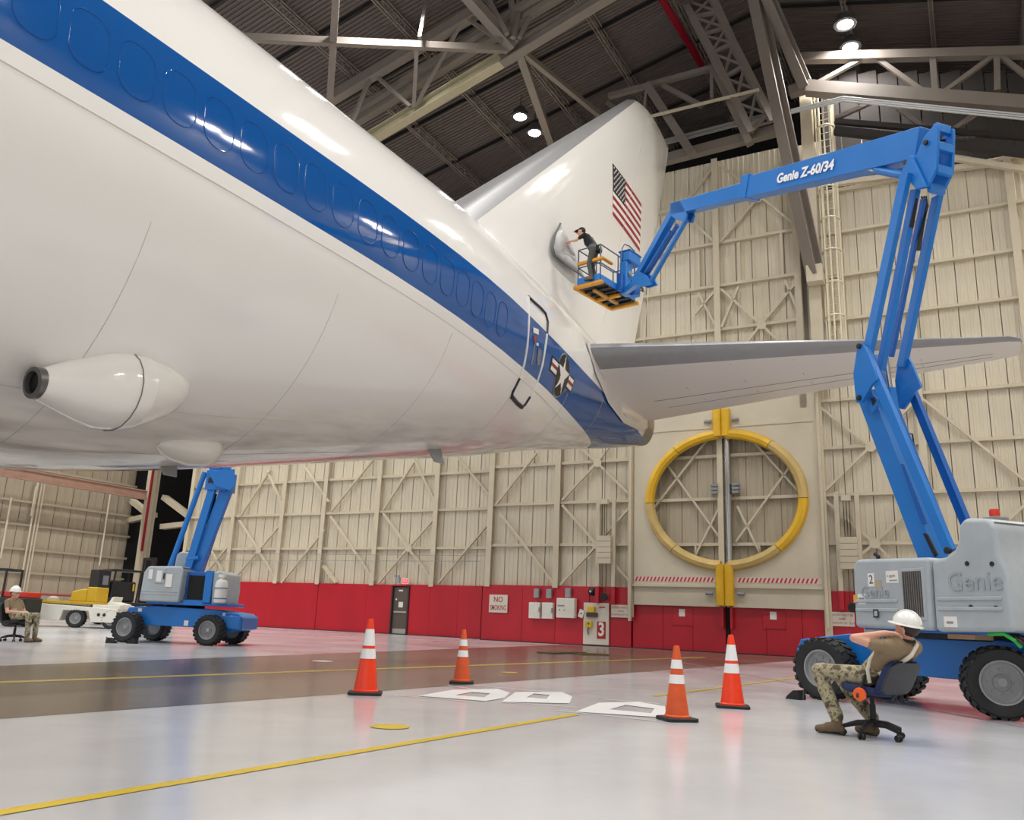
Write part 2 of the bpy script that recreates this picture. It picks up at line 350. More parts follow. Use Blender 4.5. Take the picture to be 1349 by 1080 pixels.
# braces behind the hole
vv = -0.3
for a, b in (((.35, 5.0), (3.6, 8.9)), ((.6, 8.6), (3.7, 4.2)), ((1.9, 2.4), (3.6, 5.6)), ((4.2, 4.2), (7.2, 8.2)), ((4.4, 8.9), (7.2, 5.4)), ((4.3, 5.6), (5.6, 2.7)), ((1.0, 4.3), (1.0, 2.6)), ((2.6, 4.1), (2.6, 2.6)), ((5.1, 4.1), (5.1, 2.6))):
    MB().beam(lp(a[0], vv + 0.22, a[1]), lp(b[0], vv + 0.22, b[1]), 0.08, 0.11, V((0, -1, 0))).obj('brace', m_steel, wall_b)
# vertical guide rails beside the dock door
for u in (0.02, 7.55): MB().box(u - 0.05, u + 0.05, -0.5, -0.3, 1.05, 12).obj('guide_rail', m_steel, wall_b)
# counterweight guide posts, boxes, cables
def counterweight(u0, u1, zb_):
    for u in (u0, u1):
        MB().box(u - 0.08, u + 0.08, -0.45, -0.3, 2.38, 5.95).obj('guide_post', m_steel, wall_b); MB().box(u - 0.08, u + 0.08, -0.45, -0.3, 1.72, 2.38).obj('guide_post', m_red, wall_b)
    um = (u0 + u1) / 2
    c = empty('counterweight', wp(um, 0.56, zb_), WROT, 'beige stacked counterweight between two guide posts ' + ('beside the number three plate' if u0 < 3 else 'beside the engine cowl of the tall lift'), 'counterweight')
    for k in range(5): MB().box(-0.3, 0.3, -0.08, 0.08, k * 0.23, k * 0.23 + 0.215).obj('weight_plate', m_steel, c)
    MB().box(-0.16, 0.16, -0.1, 0.1, 1.55 + 0.9, 1.75 + 0.9).obj('sheave_box', m_steel, c)
    for s in (-0.1, 0, 0.1): MB().tube([(s, 0, 1.1), (s, 0, 2.6)], 0.014, 5).obj('cable', m_black, c)
    MB().tube([(0, 0, 2.6), (0, 0, 9)], 0.012, 5).obj('cable', m_black, c)
    for s in (-0.06, 0.1): MB().tube([(s, 0, 0), (s, 0, -1.3)], 0.012, 5).obj('cable', m_black, c)
    MB().lathe([(0.02, -0.05), (0.15, -0.05), (0.17, 0), (0.15, 0.05), (0.02, 0.05)], (0.02, 0, -1.35), (0, 1, 0), 16).obj('pulley', m_black, c, smooth=40)
counterweight(-1.42, -0.72, 3.3); counterweight(8.05, 8.75, 3.15)
# ---------------- left leaf, set back
LV = -1.5
wall_l2 = MB().box(-28.3, -6.6, 0.34, 0.5, 0, 20.9).obj('wall_back_set_back', m_siding_d); wall_l2.name = 'wall_rear'; wall_l2.location = WQ + WM * LV; wall_l2.rotation_euler = (0, 0, WROT)
tag(wall_l2, 'set-back beige steel wall with red wainscot and exit door', 'wall', kind='structure')
siding_run(wall_l2, -28.2, -6.7, 0.0, 2.3, 20.8, m_siding)
for z in (4.15, 6.0, 7.8, 9.6, 11.4, 13.2, 15, 16.8, 18.6): girt(wall_l2, -28.2, -6.7, 0, z)
for u in (-28.1, -24.5, -20.8, -17.87, -14.32, -10.74, -7.4): column(wall_l2, u, 0, 2.3, 20.8)
def brace_l(crop, pairs, w_=0.13, gus=()):
    x0, y0, s = crop
    for (a, b, c, d) in pairs:
        A = uz(x0 + a * s, y0 + b * s, LV + 0.22); B = uz(x0 + c * s, y0 + d * s, LV + 0.22)
        MB().beam(lp(A[0], 0.22, A[1]), lp(B[0], 0.22, B[1]), 0.09, w_, V((0, -1, 0))).obj('brace', m_steel, wall_l2)
    for (a, b) in gus:
        A = uz(x0 + a * s, y0 + b * s, LV + 0.28)
        MB().prism([lp(A[0] + 0.2 * math.cos(k * PI / 4 + PI / 8), 0.27, A[1] + 0.2 * math.sin(k * PI / 4 + PI / 8)) for k in range(8)], (0, -0.02, 0)).obj('gusset_plate', m_steel, wall_l2)
brace_l(cC, [(105, 755, 272, 565), (272, 565, 415, 395), (160, 385, 272, 565), (272, 565, 385, 745), (410, 755, 665, 440), (165, 360, 345, 85), (320, 85, 425, 315), (545, 68, 690, 275), (700, 360, 960, 740), (705, 330, 960, 15), (-60, 470, 65, 690), (-90, 755, 110, 520)], gus=[(272, 565)])
brace_l(cC, [(660, 655, 735, 755)], 0.26)
brace_l(cD, [(85, 755, 262, 548), (262, 548, 430, 355), (115, 345, 262, 548), (262, 548, 405, 740), (440, 755, 735, 405), (115, 320, 300, 30), (300, 30, 435, 300), (550, 5, 745, 235)], gus=[(262, 548)])
brace_l(cD, [(745, 640, 855, 765)], 0.26)
red_panels(wall_l2, [-28.2, -24.6, -21.2, -17.8, -14.6, -13.06], 0.1, 0.02, 2.36)
red_panels(wall_l2, [-12.0, -10.8, -9.2, -7.9, -6.6], 0.1, 0.02, 2.38)
MB().box(-13.06, -12.0, -0.2, 0.3, 2.29, 2.37).obj('red_panel', m_red, wall_l2)
MB().box(-28.2, -6.6, -0.28, 0.1, 0, 0.03).obj('dark_sill', m_black, wall_l2)
MB().tube([lp(-28, 0.4, 3.9), lp(-7, 0.4, 3.75)], 0.014, 5).obj('wall_cable', m_grey, wall_l2); MB().tube([lp(-28, 0.4, 3.5), lp(-8, 0.4, 3.5)], 0.014, 5).obj('wall_cable', m_grey, wall_l2)
# exit door
m_door = mat('brown_door', (92, 80, 74), 0.5, var=0.06)
d1 = MB().box(-12.98, -12.08, -0.14, -0.06, 0.03, 2.24).obj('door_1', m_door); d1.location = WQ + WM * LV; d1.rotation_euler = (0, 0, WROT); tag(d1, 'brown steel exit door with push bar in red wall', 'door', kind='structure')
MB().box(-13.06, -12.98, -0.26, 0, 0, 2.3).obj('door_frame', mat('door_frame_dark', (60, 40, 42), 0.5), d1); MB().box(-12.08, -12.0, -0.26, 0, 0, 2.3).obj('door_frame', MATS['door_frame_dark'], d1)
MB().box(-12.9, -12.15, -0.2, -0.14, 1.02, 1.1).obj('push_bar', m_alu, d1); MB().box(-12.96, -12.1, -0.15, -0.138, 0.04, 0.27).obj('kick_plate', m_alu, d1)
MB().box(-12.66, -12.4, -0.15, -0.138, 1.28, 1.54).obj('door_notice', m_white, d1); MB().box(-12.7, -12.45, -0.15, -0.138, 2.05, 2.12).obj('door_closer', m_white, d1); MB().box(-12.86, -12.78, -0.15, -0.138, 1.62, 1.7).obj('lock_plate', m_white, d1)
# ---------------- left side wall with conduits, dark opening and post
LU = -33.65
wall_s = MB().box(LU - 0.3, LU - 0.1, -42, 1.6, 0, 22).obj('wall_left', m_void); wall_s.location = WQ; wall_s.rotation_euler = (0, 0, WROT); tag(wall_s, 'long beige side wall with horizontal girts and vertical conduits', 'wall', kind='structure')
me = siding_mesh('siding_sheet', 1.0, 19.0, m_siding_d, 2)
for k in range(34):
    o = link('siding_sheet', me, wall_s); o.location = (LU, 1.5 - k * 1.0 - 1.0, 0.0); o.rotation_euler = (0, 0, PI / 2)
def onu(px, py, u):
    p = onplane(px, py, WQ + WE * u, WE); return ((p - WQ).dot(WM), p.z)
for y in (620, 664.3, 694.3, 726, 756, 590, 560):
    v, z = onu(60, y, LU + 0.2); MB().beam(lp(LU + 0.12, -1.5, z), lp(LU + 0.12, 34, z), 0.22, 0.12).obj('girt', m_siding_d, wall_s)
for (x0, y0, x1, y1, r) in ((50, 632, 25, 787, .05), (55, 632, 30, 787, .05), (58, 632, 35, 787, .05), (14, 655, 2, 735, .05), (46, 640, 43, 680, .05), (146, 648, 131, 745, .05)):
    v, z = onu(x0, y0, LU + 0.3); v1, z1 = onu(x1, y1, LU + 0.3); MB().tube([lp(LU + 0.3, (v + v1) / 2, z), lp(LU + 0.3, (v + v1) / 2, z1)], r, 8).obj('conduit', m_steel, wall_s, smooth=40)
v, z = onu(0, 780, LU + 0.4)
MB().tube([lp(LU + 0.4, -1, z), lp(LU + 0.4, 20, z)], 0.07, 8).obj('wall_pipe', mat('dull_red_pipe', (150, 70, 66), 0.5), wall_s, smooth=40)
# recess beyond the corner: post, cross beams, back sheet with the shade put into its colour
rec = MB().box(LU - 6, -28.0, 6.0, 6.2, 0, 22).obj('wall_recess', m_void); rec.location = WQ; rec.rotation_euler = (0, 0, WROT); tag(rec, 'dark recess between the side wall and the tail wall', 'wall', kind='structure')
MB().box(LU - 0.3, LU, 1.5, 6.0, 0, 22).obj('recess_side', m_void, rec); MB().box(-28.3, -28.1, 2.1, 6.0, 0, 22).obj('recess_side', m_void, rec)
m_pinkbeam = mat('faded_pink_steel', (176, 140, 122), 0.55, var=0.15, scale=2)
def reb(name, x0, y0, x1, y1, v, w_, m_):
    A = uz(x0, y0, v); B = uz(x1, y1, v); return MB().beam(lp(A[0], v, A[1]), lp(B[0], v, B[1]), 0.3, w_, V((0, -1, 0))).obj(name, m_, rec)
A = uz(212, 622, -1.0); MB().ibeam(lp(-31.35, -1.0, 0), lp(-31.35, -1.0, 20), 0.55, 0.5, V((0, -1, 0)), 0.05).obj('post', m_siding_d, rec)
MB().box(-31.2, -31.05, 0.66, 0.74, 4, 9.5).obj('red_pipe_on_post', m_pipered, rec)
reb('cross_beam', 160, 688, 204, 678, -1.4, 0.4, m_siding_d); reb('cross_beam', 214, 694, 250, 690, -1.6, 0.4, m_siding_d); reb('diagonal', 166, 653, 200, 680, -1.4, 0.45, m_siding_d); reb('diagonal', 217, 655, 250, 680, -1.6, 0.45, m_siding_d); reb('diagonal', 155, 726, 192, 712, -2.5, 0.2, m_trussd)
v0, z0 = onu(0, 624, -31.6); v1, z1 = onu(200, 650, -31.6); zb_ = (z0 + z1) / 2
MB().ibeam(lp(-31.6, -1.0, zb_), lp(-31.6, 30, zb_), 0.3, 0.55, V((0, 0, 1)), 0.06).obj('crane_rail', m_pinkbeam, rec)
# right side wall, out of view, closing the hall
wr = MB().box(24, 24.3, -42, 2, 0, 24).obj('wall_right', m_siding_d); wr.location = WQ; wr.rotation_euler = (0, 0, WROT); tag(wr, 'beige side wall beyond the tall lift', 'wall', kind='structure')
MB().box(20, 24, 0, 0.3, 0, 21).obj('siding_sheet', m_siding, wr)
# ------------------------------------------------------------------ roof
UR, ZR, SL, SR = 6.2, 27.9, 0.231, 0.306
def zr(u): return ZR - (SL * (UR - u) if u <= UR else SR * (u - UR))
ceil = MB()
for a, b in ((-40, UR), (UR, 30)):
    ceil.add([lp(a, -7, zr(a) + 0.12), lp(b, -7, zr(b) + 0.12), lp(b, 46, zr(b) + 0.12), lp(a, 46, zr(a) + 0.12), lp(a, -7, zr(a) + 0.3), lp(b, -7, zr(b) + 0.3), lp(b, 46, zr(b) + 0.3), lp(a, 46, zr(a) + 0.3)], [(0, 1, 2, 3), (4, 5, 6, 7), (0, 1, 5, 4), (2, 3, 7, 6)])
ceil_o = ceil.obj('ceiling', m_deck); ceil_o.location = WQ; ceil_o.rotation_euler = (0, 0, WROT); tag(ceil_o, 'dark corrugated metal roof deck on steel trusses', 'ceiling', kind='structure')
clw = MB().box(-34, 24.3, 6.9, 7.1, 0, 28).obj('wall_dark_backing', m_void); clw.location = WQ; clw.rotation_euler = (0, 0, WROT); tag(clw, 'near-black backing standing in for the shade above and behind the tail doors', 'wall', kind='structure')  # dark sheet added behind the roof gap; its shade is in the colour
PU, PV = 3.2, 3.6
def deck_mesh(du, slope):
    mb = MB(); n = 18; p = PV / n; prof = []
    for k in range(n): prof += [(k * p + 0.0, 0), (k * p + p * 0.45, 0), (k * p + p * 0.55, -0.06), (k * p + p * 0.95, -0.06)]
    prof = [(0.02 + x * (PV - 0.04) / PV, z) for x, z in prof] + [(PV - 0.02, 0)]
    vs = []; fs = []
    for x, z in prof: vs += [(0.02, -x, z + slope * 0.02), (du - 0.02, -x, z + slope * (du - 0.02))]
    for i in range(len(prof) - 1): fs.append((2 * i, 2 * i + 1, 2 * i + 3, 2 * i + 2))
    mb.add(vs, fs); return mb.mesh('deck_sheet', m_deck)
dL = deck_mesh(PU, SL); dR = deck_mesh(PU, -SR)
VN = [-7.0 + PV * k for k in range(7)]
for k in range(8):
    for v in VN[:-1]:
        u = UR - PU * (k + 1); o = link('deck_sheet', dL, ceil_o); o.location = (u, -v, zr(u))
for k in range(5):
    for v in VN[:-1]:
        u = UR + PU * k; o = link('deck_sheet', dR, ceil_o); o.location = (u, -v, zr(u))
def joist_mesh():
    mb = MB(); L0 = PV * 6; D_ = 0.62
    for s in (-0.07, 0.07): mb.beam((s, 0, -0.12), (s, -L0, -0.12), 0.05, 0.06); mb.beam((s, 0, -D_), (s, -L0, -D_), 0.05, 0.07)
    n = 30
    for k in range(n): a = -L0 * k / n; b = -L0 * (k + .5) / n; c = -L0 * (k + 1) / n; mb.beam((0, a, -0.12), (0, b, -D_), 0.03, 0.03); mb.beam((0, b, -D_), (0, c, -0.12), 0.03, 0.03)
    return mb.mesh('roof_joist', [m_truss])
jm = joist_mesh()
for k in range(9): u = UR - PU * k; o = link('roof_joist', jm, ceil_o); o.location = (u, 7.0, zr(u))
for k in range(1, 6): u = UR + PU * k; o = link('roof_joist', jm, ceil_o); o.location = (u, 7.0, zr(u))
for v in VN[1:]:
    MB().beam(lp(UR - PU * 8, v, zr(UR - PU * 8) - 0.16), lp(UR, v, ZR - 0.16), 0.07, 0.14).obj('bridging_bar', m_black, ceil_o)
    MB().beam(lp(UR, v, ZR - 0.16), lp(UR + PU * 5, v, zr(UR + PU * 5) - 0.16), 0.07, 0.14).obj('bridging_bar', m_black, ceil_o)
# truss members: pixel pairs laid on a plane a given drop below the roof slope, or on an upright plane near the wall
def onroof(px, py, drop, right=False):
    s = -SR if right else SL
    n = (V((0, 0, 1)) - WE * s).normalized(); p0 = WQ + WE * UR + V((0, 0, ZR - drop)); p = onplane(px, py, p0, n)
    return V(((p - WQ).dot(WE), -(p - WQ).dot(WM), p.z))
def onv(px, py, v):
    u, z = uz(px, py, v); return lp(u, v, z)
def member(name, A, B, w_, h_, m_=None, ib=False):
    mb = MB(); mb.ibeam(A, B, w_, h_, V((0, 0, 1)), 0.05) if ib else mb.beam(A, B, w_, h_)
    return mb.obj(name, m_ or m_truss, ceil_o)
m_lgt = mat('pale_green_truss', (176, 168, 140), 0.5, var=0.08)
R_ = onroof
member('truss_chord', R_(470, 193, 3), R_(660, 79, 3), .42, .5, m_lgt, True); member('truss_chord', R_(660, 79, 3), R_(830, -25, 3), .42, .5, m_truss, True)
member('truss_chord', R_(420, 140, 1.2), R_(640, 8, 1.2), .4, .45); member('roof_duct', R_(450, 172, 1.8), R_(760, -20, 1.8), .35, .35); member('roof_duct', R_(440, 165, 1.6), R_(740, -25, 1.6), .25, .25)
member('truss_tie', R_(320, 49.5, 3), R_(668, 65, 3), .22, .28); member('truss_post', R_(443, -10, 3), R_(434, 140, 3), .26, .26)
for a, b, d0, d1, w_ in (((676, 62), (610, -12), 3, 1.5, .4), ((680, 55), (672, -10), 3, .8, .18), ((684, 50), (712, -8), 3, .8, .16), ((668, 45), (640, -8), 3, .8, .18), ((676, 50), (686, -8), 3, .8, .2), ((685, 70), (732, 205), 3, 2.2, .32), ((690, 70), (800, 160), 3, 2.4, .22),
                         ((612, 22), (548, 138), 1.2, 3, .14), ((612, 22), (660, 55), 1.2, 3, .14), ((553, 50), (563, -5), 3, .6, .14), ((549, 66), (545, 140), 2, 3, .16), ((490, 97), (464, 160), 1.2, 3, .14), ((492, 97), (540, 140), 1.2, 3, .14)):
    member('truss_web', R_(*a, d0), R_(*b, d1), w_, w_)
# eave zone over the tail doors, on upright planes just inside the wall
for a, b, v, w_, m_ in (((802, 127), (940, 89), 1.5, .22, m_truss), ((870, 187), (1030, 146), 1.2, .12, m_alu), ((870, 191), (1030, 150), 1.2, .08, m_alu), ((865, 170), (1010, 132), 1.0, .3, m_trussd), ((870, 212), (1045, 166), 1.0, .4, m_truss), ((800, 135), (880, 195), .8, .18, m_truss), ((852, 112), (912, 203), 1.6, .35, m_truss), ((940, 90), (988, 190), 1.6, .3, m_truss), ((850, 155), (1000, 118), 2.0, .1, m_steel), ((852, 112), (848, 160), 1.6, .12, m_truss), ((938, 92), (938, 130), 1.6, .14, m_truss), ((873, 113), (925, 140), 1.4, .2, m_truss),
                        ((1063, 116), (1360, 139), 1.5, .5, m_truss), ((1040, 77), (1360, 69), 1.5, .35, m_truss), ((1076, 110), (1146, 72), 1.5, .16, m_truss), ((1148, 72), (1220, 123), 1.5, .16, m_truss), ((1240, 124), (1312, 71), 1.5, .16, m_truss), ((1314, 71), (1365, 110), 1.5, .16, m_truss), ((1228, 70), (1232, 123), 1.5, .22, m_truss), ((1313, 72), (1314, 120), 1.5, .2, m_truss), ((1040, 122), (1064, 114), 1.5, .4, m_truss),
                        ((1100, 172), (1360, 202), .9, .3, m_trussd), ((1100, 160), (1360, 182), .9, .2, m_trussd), ((1101, 156), (1148, 135), .9, .16, m_truss), ((1182, 142), (1222, 172), .9, .16, m_truss), ((1252, 174), (1285, 150), .9, .16, m_truss), ((1250, 207), (1360, 225), .5, .2, m_steel), ((1100, 242), (1310, 215), .3, .2, m_steel)):
    A = onv(*a, v); B = onv(*b, v); member('eave_member', A, B, w_, w_, m_)
# ribbed dark panels above the right bays
pk = MB()
for k in range(14):
    u = 8.2 + k * 0.75; MB().box(u, u + 0.7, 0.25, 0.3, 18.3, 24.0 - k * .23).obj('dark_panel', m_trussd, ceil_o)
# cable tray of bright conduits
for k in range(3):
    A = onv(1042, 145 + k * 2, 1.9); B = onv(1110, 128 + k * 2.5, 1.9); Cc = onv(1360, 152 + k * 3, 1.9); MB().tube([A, B, Cc], 0.045, 6).obj('conduit', m_alu, ceil_o, smooth=40)
# lattice mast leaning into the roof
la = [onv(897, -4, 2.5), onv(938, 71, 2.2), onv(989, 175, 1.6)]; lb = [onv(938, -4, 2.5), onv(967, 60, 2.2), onv(1018, 160, 1.6)]
for c in (la, lb): member('lattice_chord', c[0], c[1], .26, .3); member('lattice_chord', c[1], c[2], .26, .3)
def pl(c, t): return c[0].lerp(c[1], t * 2) if t < .5 else c[1].lerp(c[2], t * 2 - 1)
for k in range(7):
    t = k / 6.3; member('lattice_rung', pl(la, t + .02), pl(lb, t), .14, .14); t2 = min(1, (k + 1) / 6.3)
    member('lattice_brace', pl(la, t + .02), pl(lb, t2), .09, .09); member('lattice_brace', pl(lb, t), pl(la, min(1, t2 + .02)), .09, .09)
MB().tube([R_(868, -8, .9), R_(927, 90, .9)], 0.16, 10).obj('sprinkler_pipe', m_pipered, ceil_o, smooth=40)
# great slanting struts meeting the wall column
S0 = onv(1074, 362, 1.3)
member('slanting_strut', onv(996, -6, 3.5), S0, .5, .5, m_truss, True); member('slanting_strut', onv(1011, -6, 3.6), onv(1062, 114, 1.6), .42, .42, m_truss, True)
MB().ibeam(lp(7.75, .75, 9.9), lp(7.75, .75, 22.5), .45, .4, V((0, -1, 0)), .05).obj('tower_column', m_steel, ceil_o)
MB().boxm(M.Translation(S0), .6, .5, .7).obj('strut_shoe', m_steel, ceil_o, bevel=.02)
m_steel_l = mat('ladder_cream', (226, 216, 190), .45)
# ------------------------------------------------------------------ caged ladder beside the column
lad = empty('caged_ladder', wp(8.42, 0.5, 10.9), WROT, 'beige caged steel ladder fixed up the tail wall', 'ladder')
for s in (-0.24, 0.24): MB().box(s - 0.035, s + 0.035, -0.05, 0.05, 0, 11.5).obj('stile', m_steel_l, lad)
rm = MB().tube([(-0.24, 0, 0), (0.24, 0, 0)], 0.016, 6).mesh('rung', m_steel_l)
for k in range(36): o = link('rung', rm, lad); o.location = (0, 0, 0.2 + k * 0.31)
hm = MB().tube([(0.36 * math.cos(PI + PI * q / 10) , -0.05 + 0.55 * math.sin(PI + PI * q / 10), 0) for q in range(11)], 0.036, 6).mesh('cage_hoop', m_steel_l)
for k in range(9): o = link('cage_hoop', hm, lad); o.location = (0, 0, 0.4 + k * 1.35)
for q in (1, 3, 5, 7, 9): x, y = 0.36 * math.cos(PI + PI * q / 10), -0.05 + 0.55 * math.sin(PI + PI * q / 10); MB().box(x - .03, x + .03, y - .015, y + .015, .4, 11.4).obj('cage_bar', m_steel_l, lad)
# ------------------------------------------------------------------ high bay lamps
m_house = mat('lamp_housing', (70, 70, 72), 0.5); m_lens = mat('lamp_lens', (255, 253, 246), 0.4, emit=30.0)
lhs = MB().lathe([(0.08, 0.5), (0.22, 0.46), (0.34, 0.28), (0.43, 0.02), (0.43, 0.0), (0.40, 0.0)], seg=16).mesh('housing', m_house, 40)
lls = MB().lathe([(0.40, 0.03), (0.3, 0.0), (0.05, -0.02)], seg=16).mesh('lens', m_lens, 60)
lst = MB().tube([(0, 0, 0.45), (0, 0, 1.2)], 0.02, 6).mesh('stem', m_trussd)
ld = bpy.data.lights.new('lamp_light', 'AREA'); ld.shape = 'DISK'; ld.size = 0.76; ld.energy = LAMP_W; ld.color = (1.0, 0.985, 0.955); ld.spread = math.radians(150)
def lamp(p, lab):
    e_ = empty('high_bay_lamp', p, 0, lab, 'lamp', 'high bay lamps under the roof')
    link('housing', lhs, e_); link('lens', lls, e_); link('stem', lst, e_)
    lo = bpy.data.objects.new('light_source', ld); COL.objects.link(lo); lo.parent = e_; lo.location = (0, 0, -0.04)
for u in (-33, -19.2, -4.8, 9.6, 22):
    for k in range(6):
        for dv in (-0.75, 0.75):
            v = 1.75 + 10.8 * k + dv
            if v > 42: continue
            zz = min(24.0, zr(u) - 1.45)
            lab = 'round high bay lamp hung in a pair under the dark roof deck'
            if u == 9.6 and k == 0: lab = 'bright lamp by the wall truss above the blue boom'
            if u == -4.8 and k == 0: lab = 'bright lamp in the pair above the fin'
            if k == 0 and u in (9.6, -4.8): lab += ', nearer the tail wall' if dv < 0 else ', farther from the tail wall'
            lamp(wp(u, v, zz), lab)
# ------------------------------------------------------------------ aircraft: local x = metres forward of the tail end, y = to port, z = up
AZ, AP, AS = 0.52160, 10.5437, 27.7947
AA = V((math.sin(AZ), math.cos(AZ), 0)); AB = V((math.cos(AZ), -math.sin(AZ), 0))
TN = [0, 3, 6, 9, 12, 15, 18, 21, 26]
ZT = [8.68, 8.99, 9.21, 9.34, 9.46, 9.57, 9.50, 9.53, 9.44]; ZB = [7.10, 6.43, 5.82, 5.19, 4.48, 3.86, 3.22, 2.63, 2.21]; HW = [0.43, 1.00, 1.46, 1.94, 2.44, 2.88, 3.12, 3.19, 3.24]
def her(ys, x):
    n = len(TN)
    if x >= TN[-1]: return ys[-1]
    if x <= 0: return ys[0] + (ys[1] - ys[0]) / 3 * x
    i = max(k for k in range(n - 1) if TN[k] <= x)
    def sl(k):
        if k == 0: return (ys[1] - ys[0]) / (TN[1] - TN[0])
        if k == n - 1: return (ys[-1] - ys[-2]) / (TN[-1] - TN[-2])
        h0, h1 = TN[k] - TN[k - 1], TN[k + 1] - TN[k]
        return (h0 * h0 * ys[k + 1] + (h1 * h1 - h0 * h0) * ys[k] - h1 * h1 * ys[k - 1]) / (h0 * h1 * (h0 + h1))
    h = TN[i + 1] - TN[i]; t = (x - TN[i]) / h
    return (2 * t**3 - 3 * t * t + 1) * ys[i] + (t**3 - 2 * t * t + t) * h * sl(i) + (-2 * t**3 + 3 * t * t) * ys[i + 1] + (t**3 - t * t) * h * sl(i + 1)
def sec(t): a, b, w_ = her(ZT, t), her(ZB, t), her(HW, t); return (a + b) / 2, (a - b) / 2, w_
def zs1(t): return 5.768 + .0123 * (26 - t)
def zs2(t): return 6.8956 + .0078 * (26 - t)
def hull(t, z, off=0.0):
    zc, h, w_ = sec(t); s = max(-1, min(1, (z - zc) / h)); y = w_ * math.sqrt(max(0, 1 - s * s)); n = V((0, y / w_ / w_, (z - zc) / h / h))
    n = n.normalized() if n.length > 0 else V((0, 0, 1)); return V((t, y, z)) + n * off
def hullang(t, th, off=0.0):
    zc, h, w_ = sec(t); n = V((0, math.cos(th) / w_, math.sin(th) / h)).normalized(); return V((t, w_ * math.cos(th), zc + h * math.sin(th))) + n * off
def tol(p): return V((AS - p.dot(AA), p.dot(AB) + AP, p.z))
def hit(px, py, off=0.0):
    d = ray(px, py); prev = 4.0; k = 4.0
    def f(k):
        p = tol(CAM + d * k)
        if p.x < 0: return 1.0
        zc, h, w_ = sec(p.x); return (p.y / w_) ** 2 + ((p.z - zc) / h) ** 2 - 1
    while k < 45 and f(k) > 0: prev = k; k += 0.1
    a, b = prev, k
    for _ in range(30):
        m_ = (a + b) / 2
        if f(m_) > 0: a = m_
        else: b = m_
    p = tol(CAM + d * b); zc, h, w_ = sec(p.x); n = V((0, p.y / w_ / w_, (p.z - zc) / h / h)).normalized(); return p + n * off
def gloss(name, rgb, dirt=0.0, rough=0.07):
    m = mat(name, rgb, rough, spec=0.5); nt = m.node_tree; N = nt.nodes; L = nt.links; b = N['Principled BSDF']
    tc = N.new('ShaderNodeTexCoord'); mp = N.new('ShaderNodeMapping'); mp.inputs['Scale'].default_value = (0.35, 2.2, 2.2); L.new(tc.outputs['Object'], mp.inputs[0])
    nz = N.new('ShaderNodeTexNoise'); nz.inputs['Scale'].default_value = 1.6; nz.inputs['Detail'].default_value = 7; L.new(mp.outputs[0], nz.inputs['Vector'])
    c = lin(rgb)
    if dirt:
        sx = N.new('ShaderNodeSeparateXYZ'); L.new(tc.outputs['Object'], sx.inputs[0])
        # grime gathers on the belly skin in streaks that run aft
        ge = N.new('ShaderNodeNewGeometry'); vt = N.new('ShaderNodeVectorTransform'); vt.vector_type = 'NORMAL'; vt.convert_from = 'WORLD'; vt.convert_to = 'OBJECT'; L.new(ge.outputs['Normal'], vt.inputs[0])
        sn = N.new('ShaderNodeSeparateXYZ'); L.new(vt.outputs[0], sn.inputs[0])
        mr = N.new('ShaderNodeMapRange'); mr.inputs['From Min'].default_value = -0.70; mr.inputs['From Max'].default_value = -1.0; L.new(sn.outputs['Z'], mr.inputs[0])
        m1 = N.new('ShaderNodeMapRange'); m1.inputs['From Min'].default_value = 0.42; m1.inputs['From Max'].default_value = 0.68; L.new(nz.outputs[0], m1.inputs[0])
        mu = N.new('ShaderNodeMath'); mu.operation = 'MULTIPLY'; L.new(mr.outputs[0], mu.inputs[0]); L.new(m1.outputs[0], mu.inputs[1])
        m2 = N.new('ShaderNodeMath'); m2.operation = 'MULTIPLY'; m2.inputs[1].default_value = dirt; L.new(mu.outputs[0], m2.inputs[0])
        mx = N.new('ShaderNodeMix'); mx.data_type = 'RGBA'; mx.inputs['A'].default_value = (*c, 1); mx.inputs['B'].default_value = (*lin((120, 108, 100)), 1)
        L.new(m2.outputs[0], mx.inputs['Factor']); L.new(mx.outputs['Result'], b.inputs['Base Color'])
    # skin waviness
    n2 = N.new('ShaderNodeTexNoise'); n2.inputs['Scale'].default_value = 1.8; L.new(tc.outputs['Object'], n2.inputs['Vector'])
    bp = N.new('ShaderNodeBump'); bp.inputs['Strength'].default_value = 0.16; bp.inputs['Distance'].default_value = 0.02; L.new(n2.outputs[0], bp.inputs['Height']); L.new(bp.outputs[0], b.inputs['Normal'])
    return m
m_skin = gloss('white_aircraft_paint', (241, 239, 236), 0.55); m_blue = gloss('blue_stripe_paint', (20, 86, 160)); m_skin2 = gloss('white_fin_paint', (238, 236, 232), rough=0.08)
m_bare = mat('bare_metal_edge', (160, 160, 162), 0.4, metal=0.35, var=0.06, scale=1.5); m_sgrey = mat('stabiliser_edge_grey', (148, 149, 152), 0.35, var=0.06); m_stab = gloss('grey_white_stabiliser_paint', (224, 221, 219), rough=0.3)
m_seam = mat('panel_seam', (204, 201, 197), 0.5); m_seamd = mat('dark_panel_seam', (120, 114, 108), 0.5); m_tailc = mat('tail_cone_metal', (150, 145, 140), 0.35, metal=0.5, var=0.2, scale=2.5)
plane = empty('airliner', AA * AS - AB * AP, math.atan2(-AA.y, -AA.x), 'large white jet airliner with blue window stripe and flag on its fin', 'airplane')
ts = [0.0, .15, .4, .8, 1.2, 1.4] + [2 + .6 * k for k in range(14)] + [10.6 + 1.0 * k for k in range(18)] + [31, 36, 42, 46]
n1, n2_, n3 = 16, 8, 12
rings = []
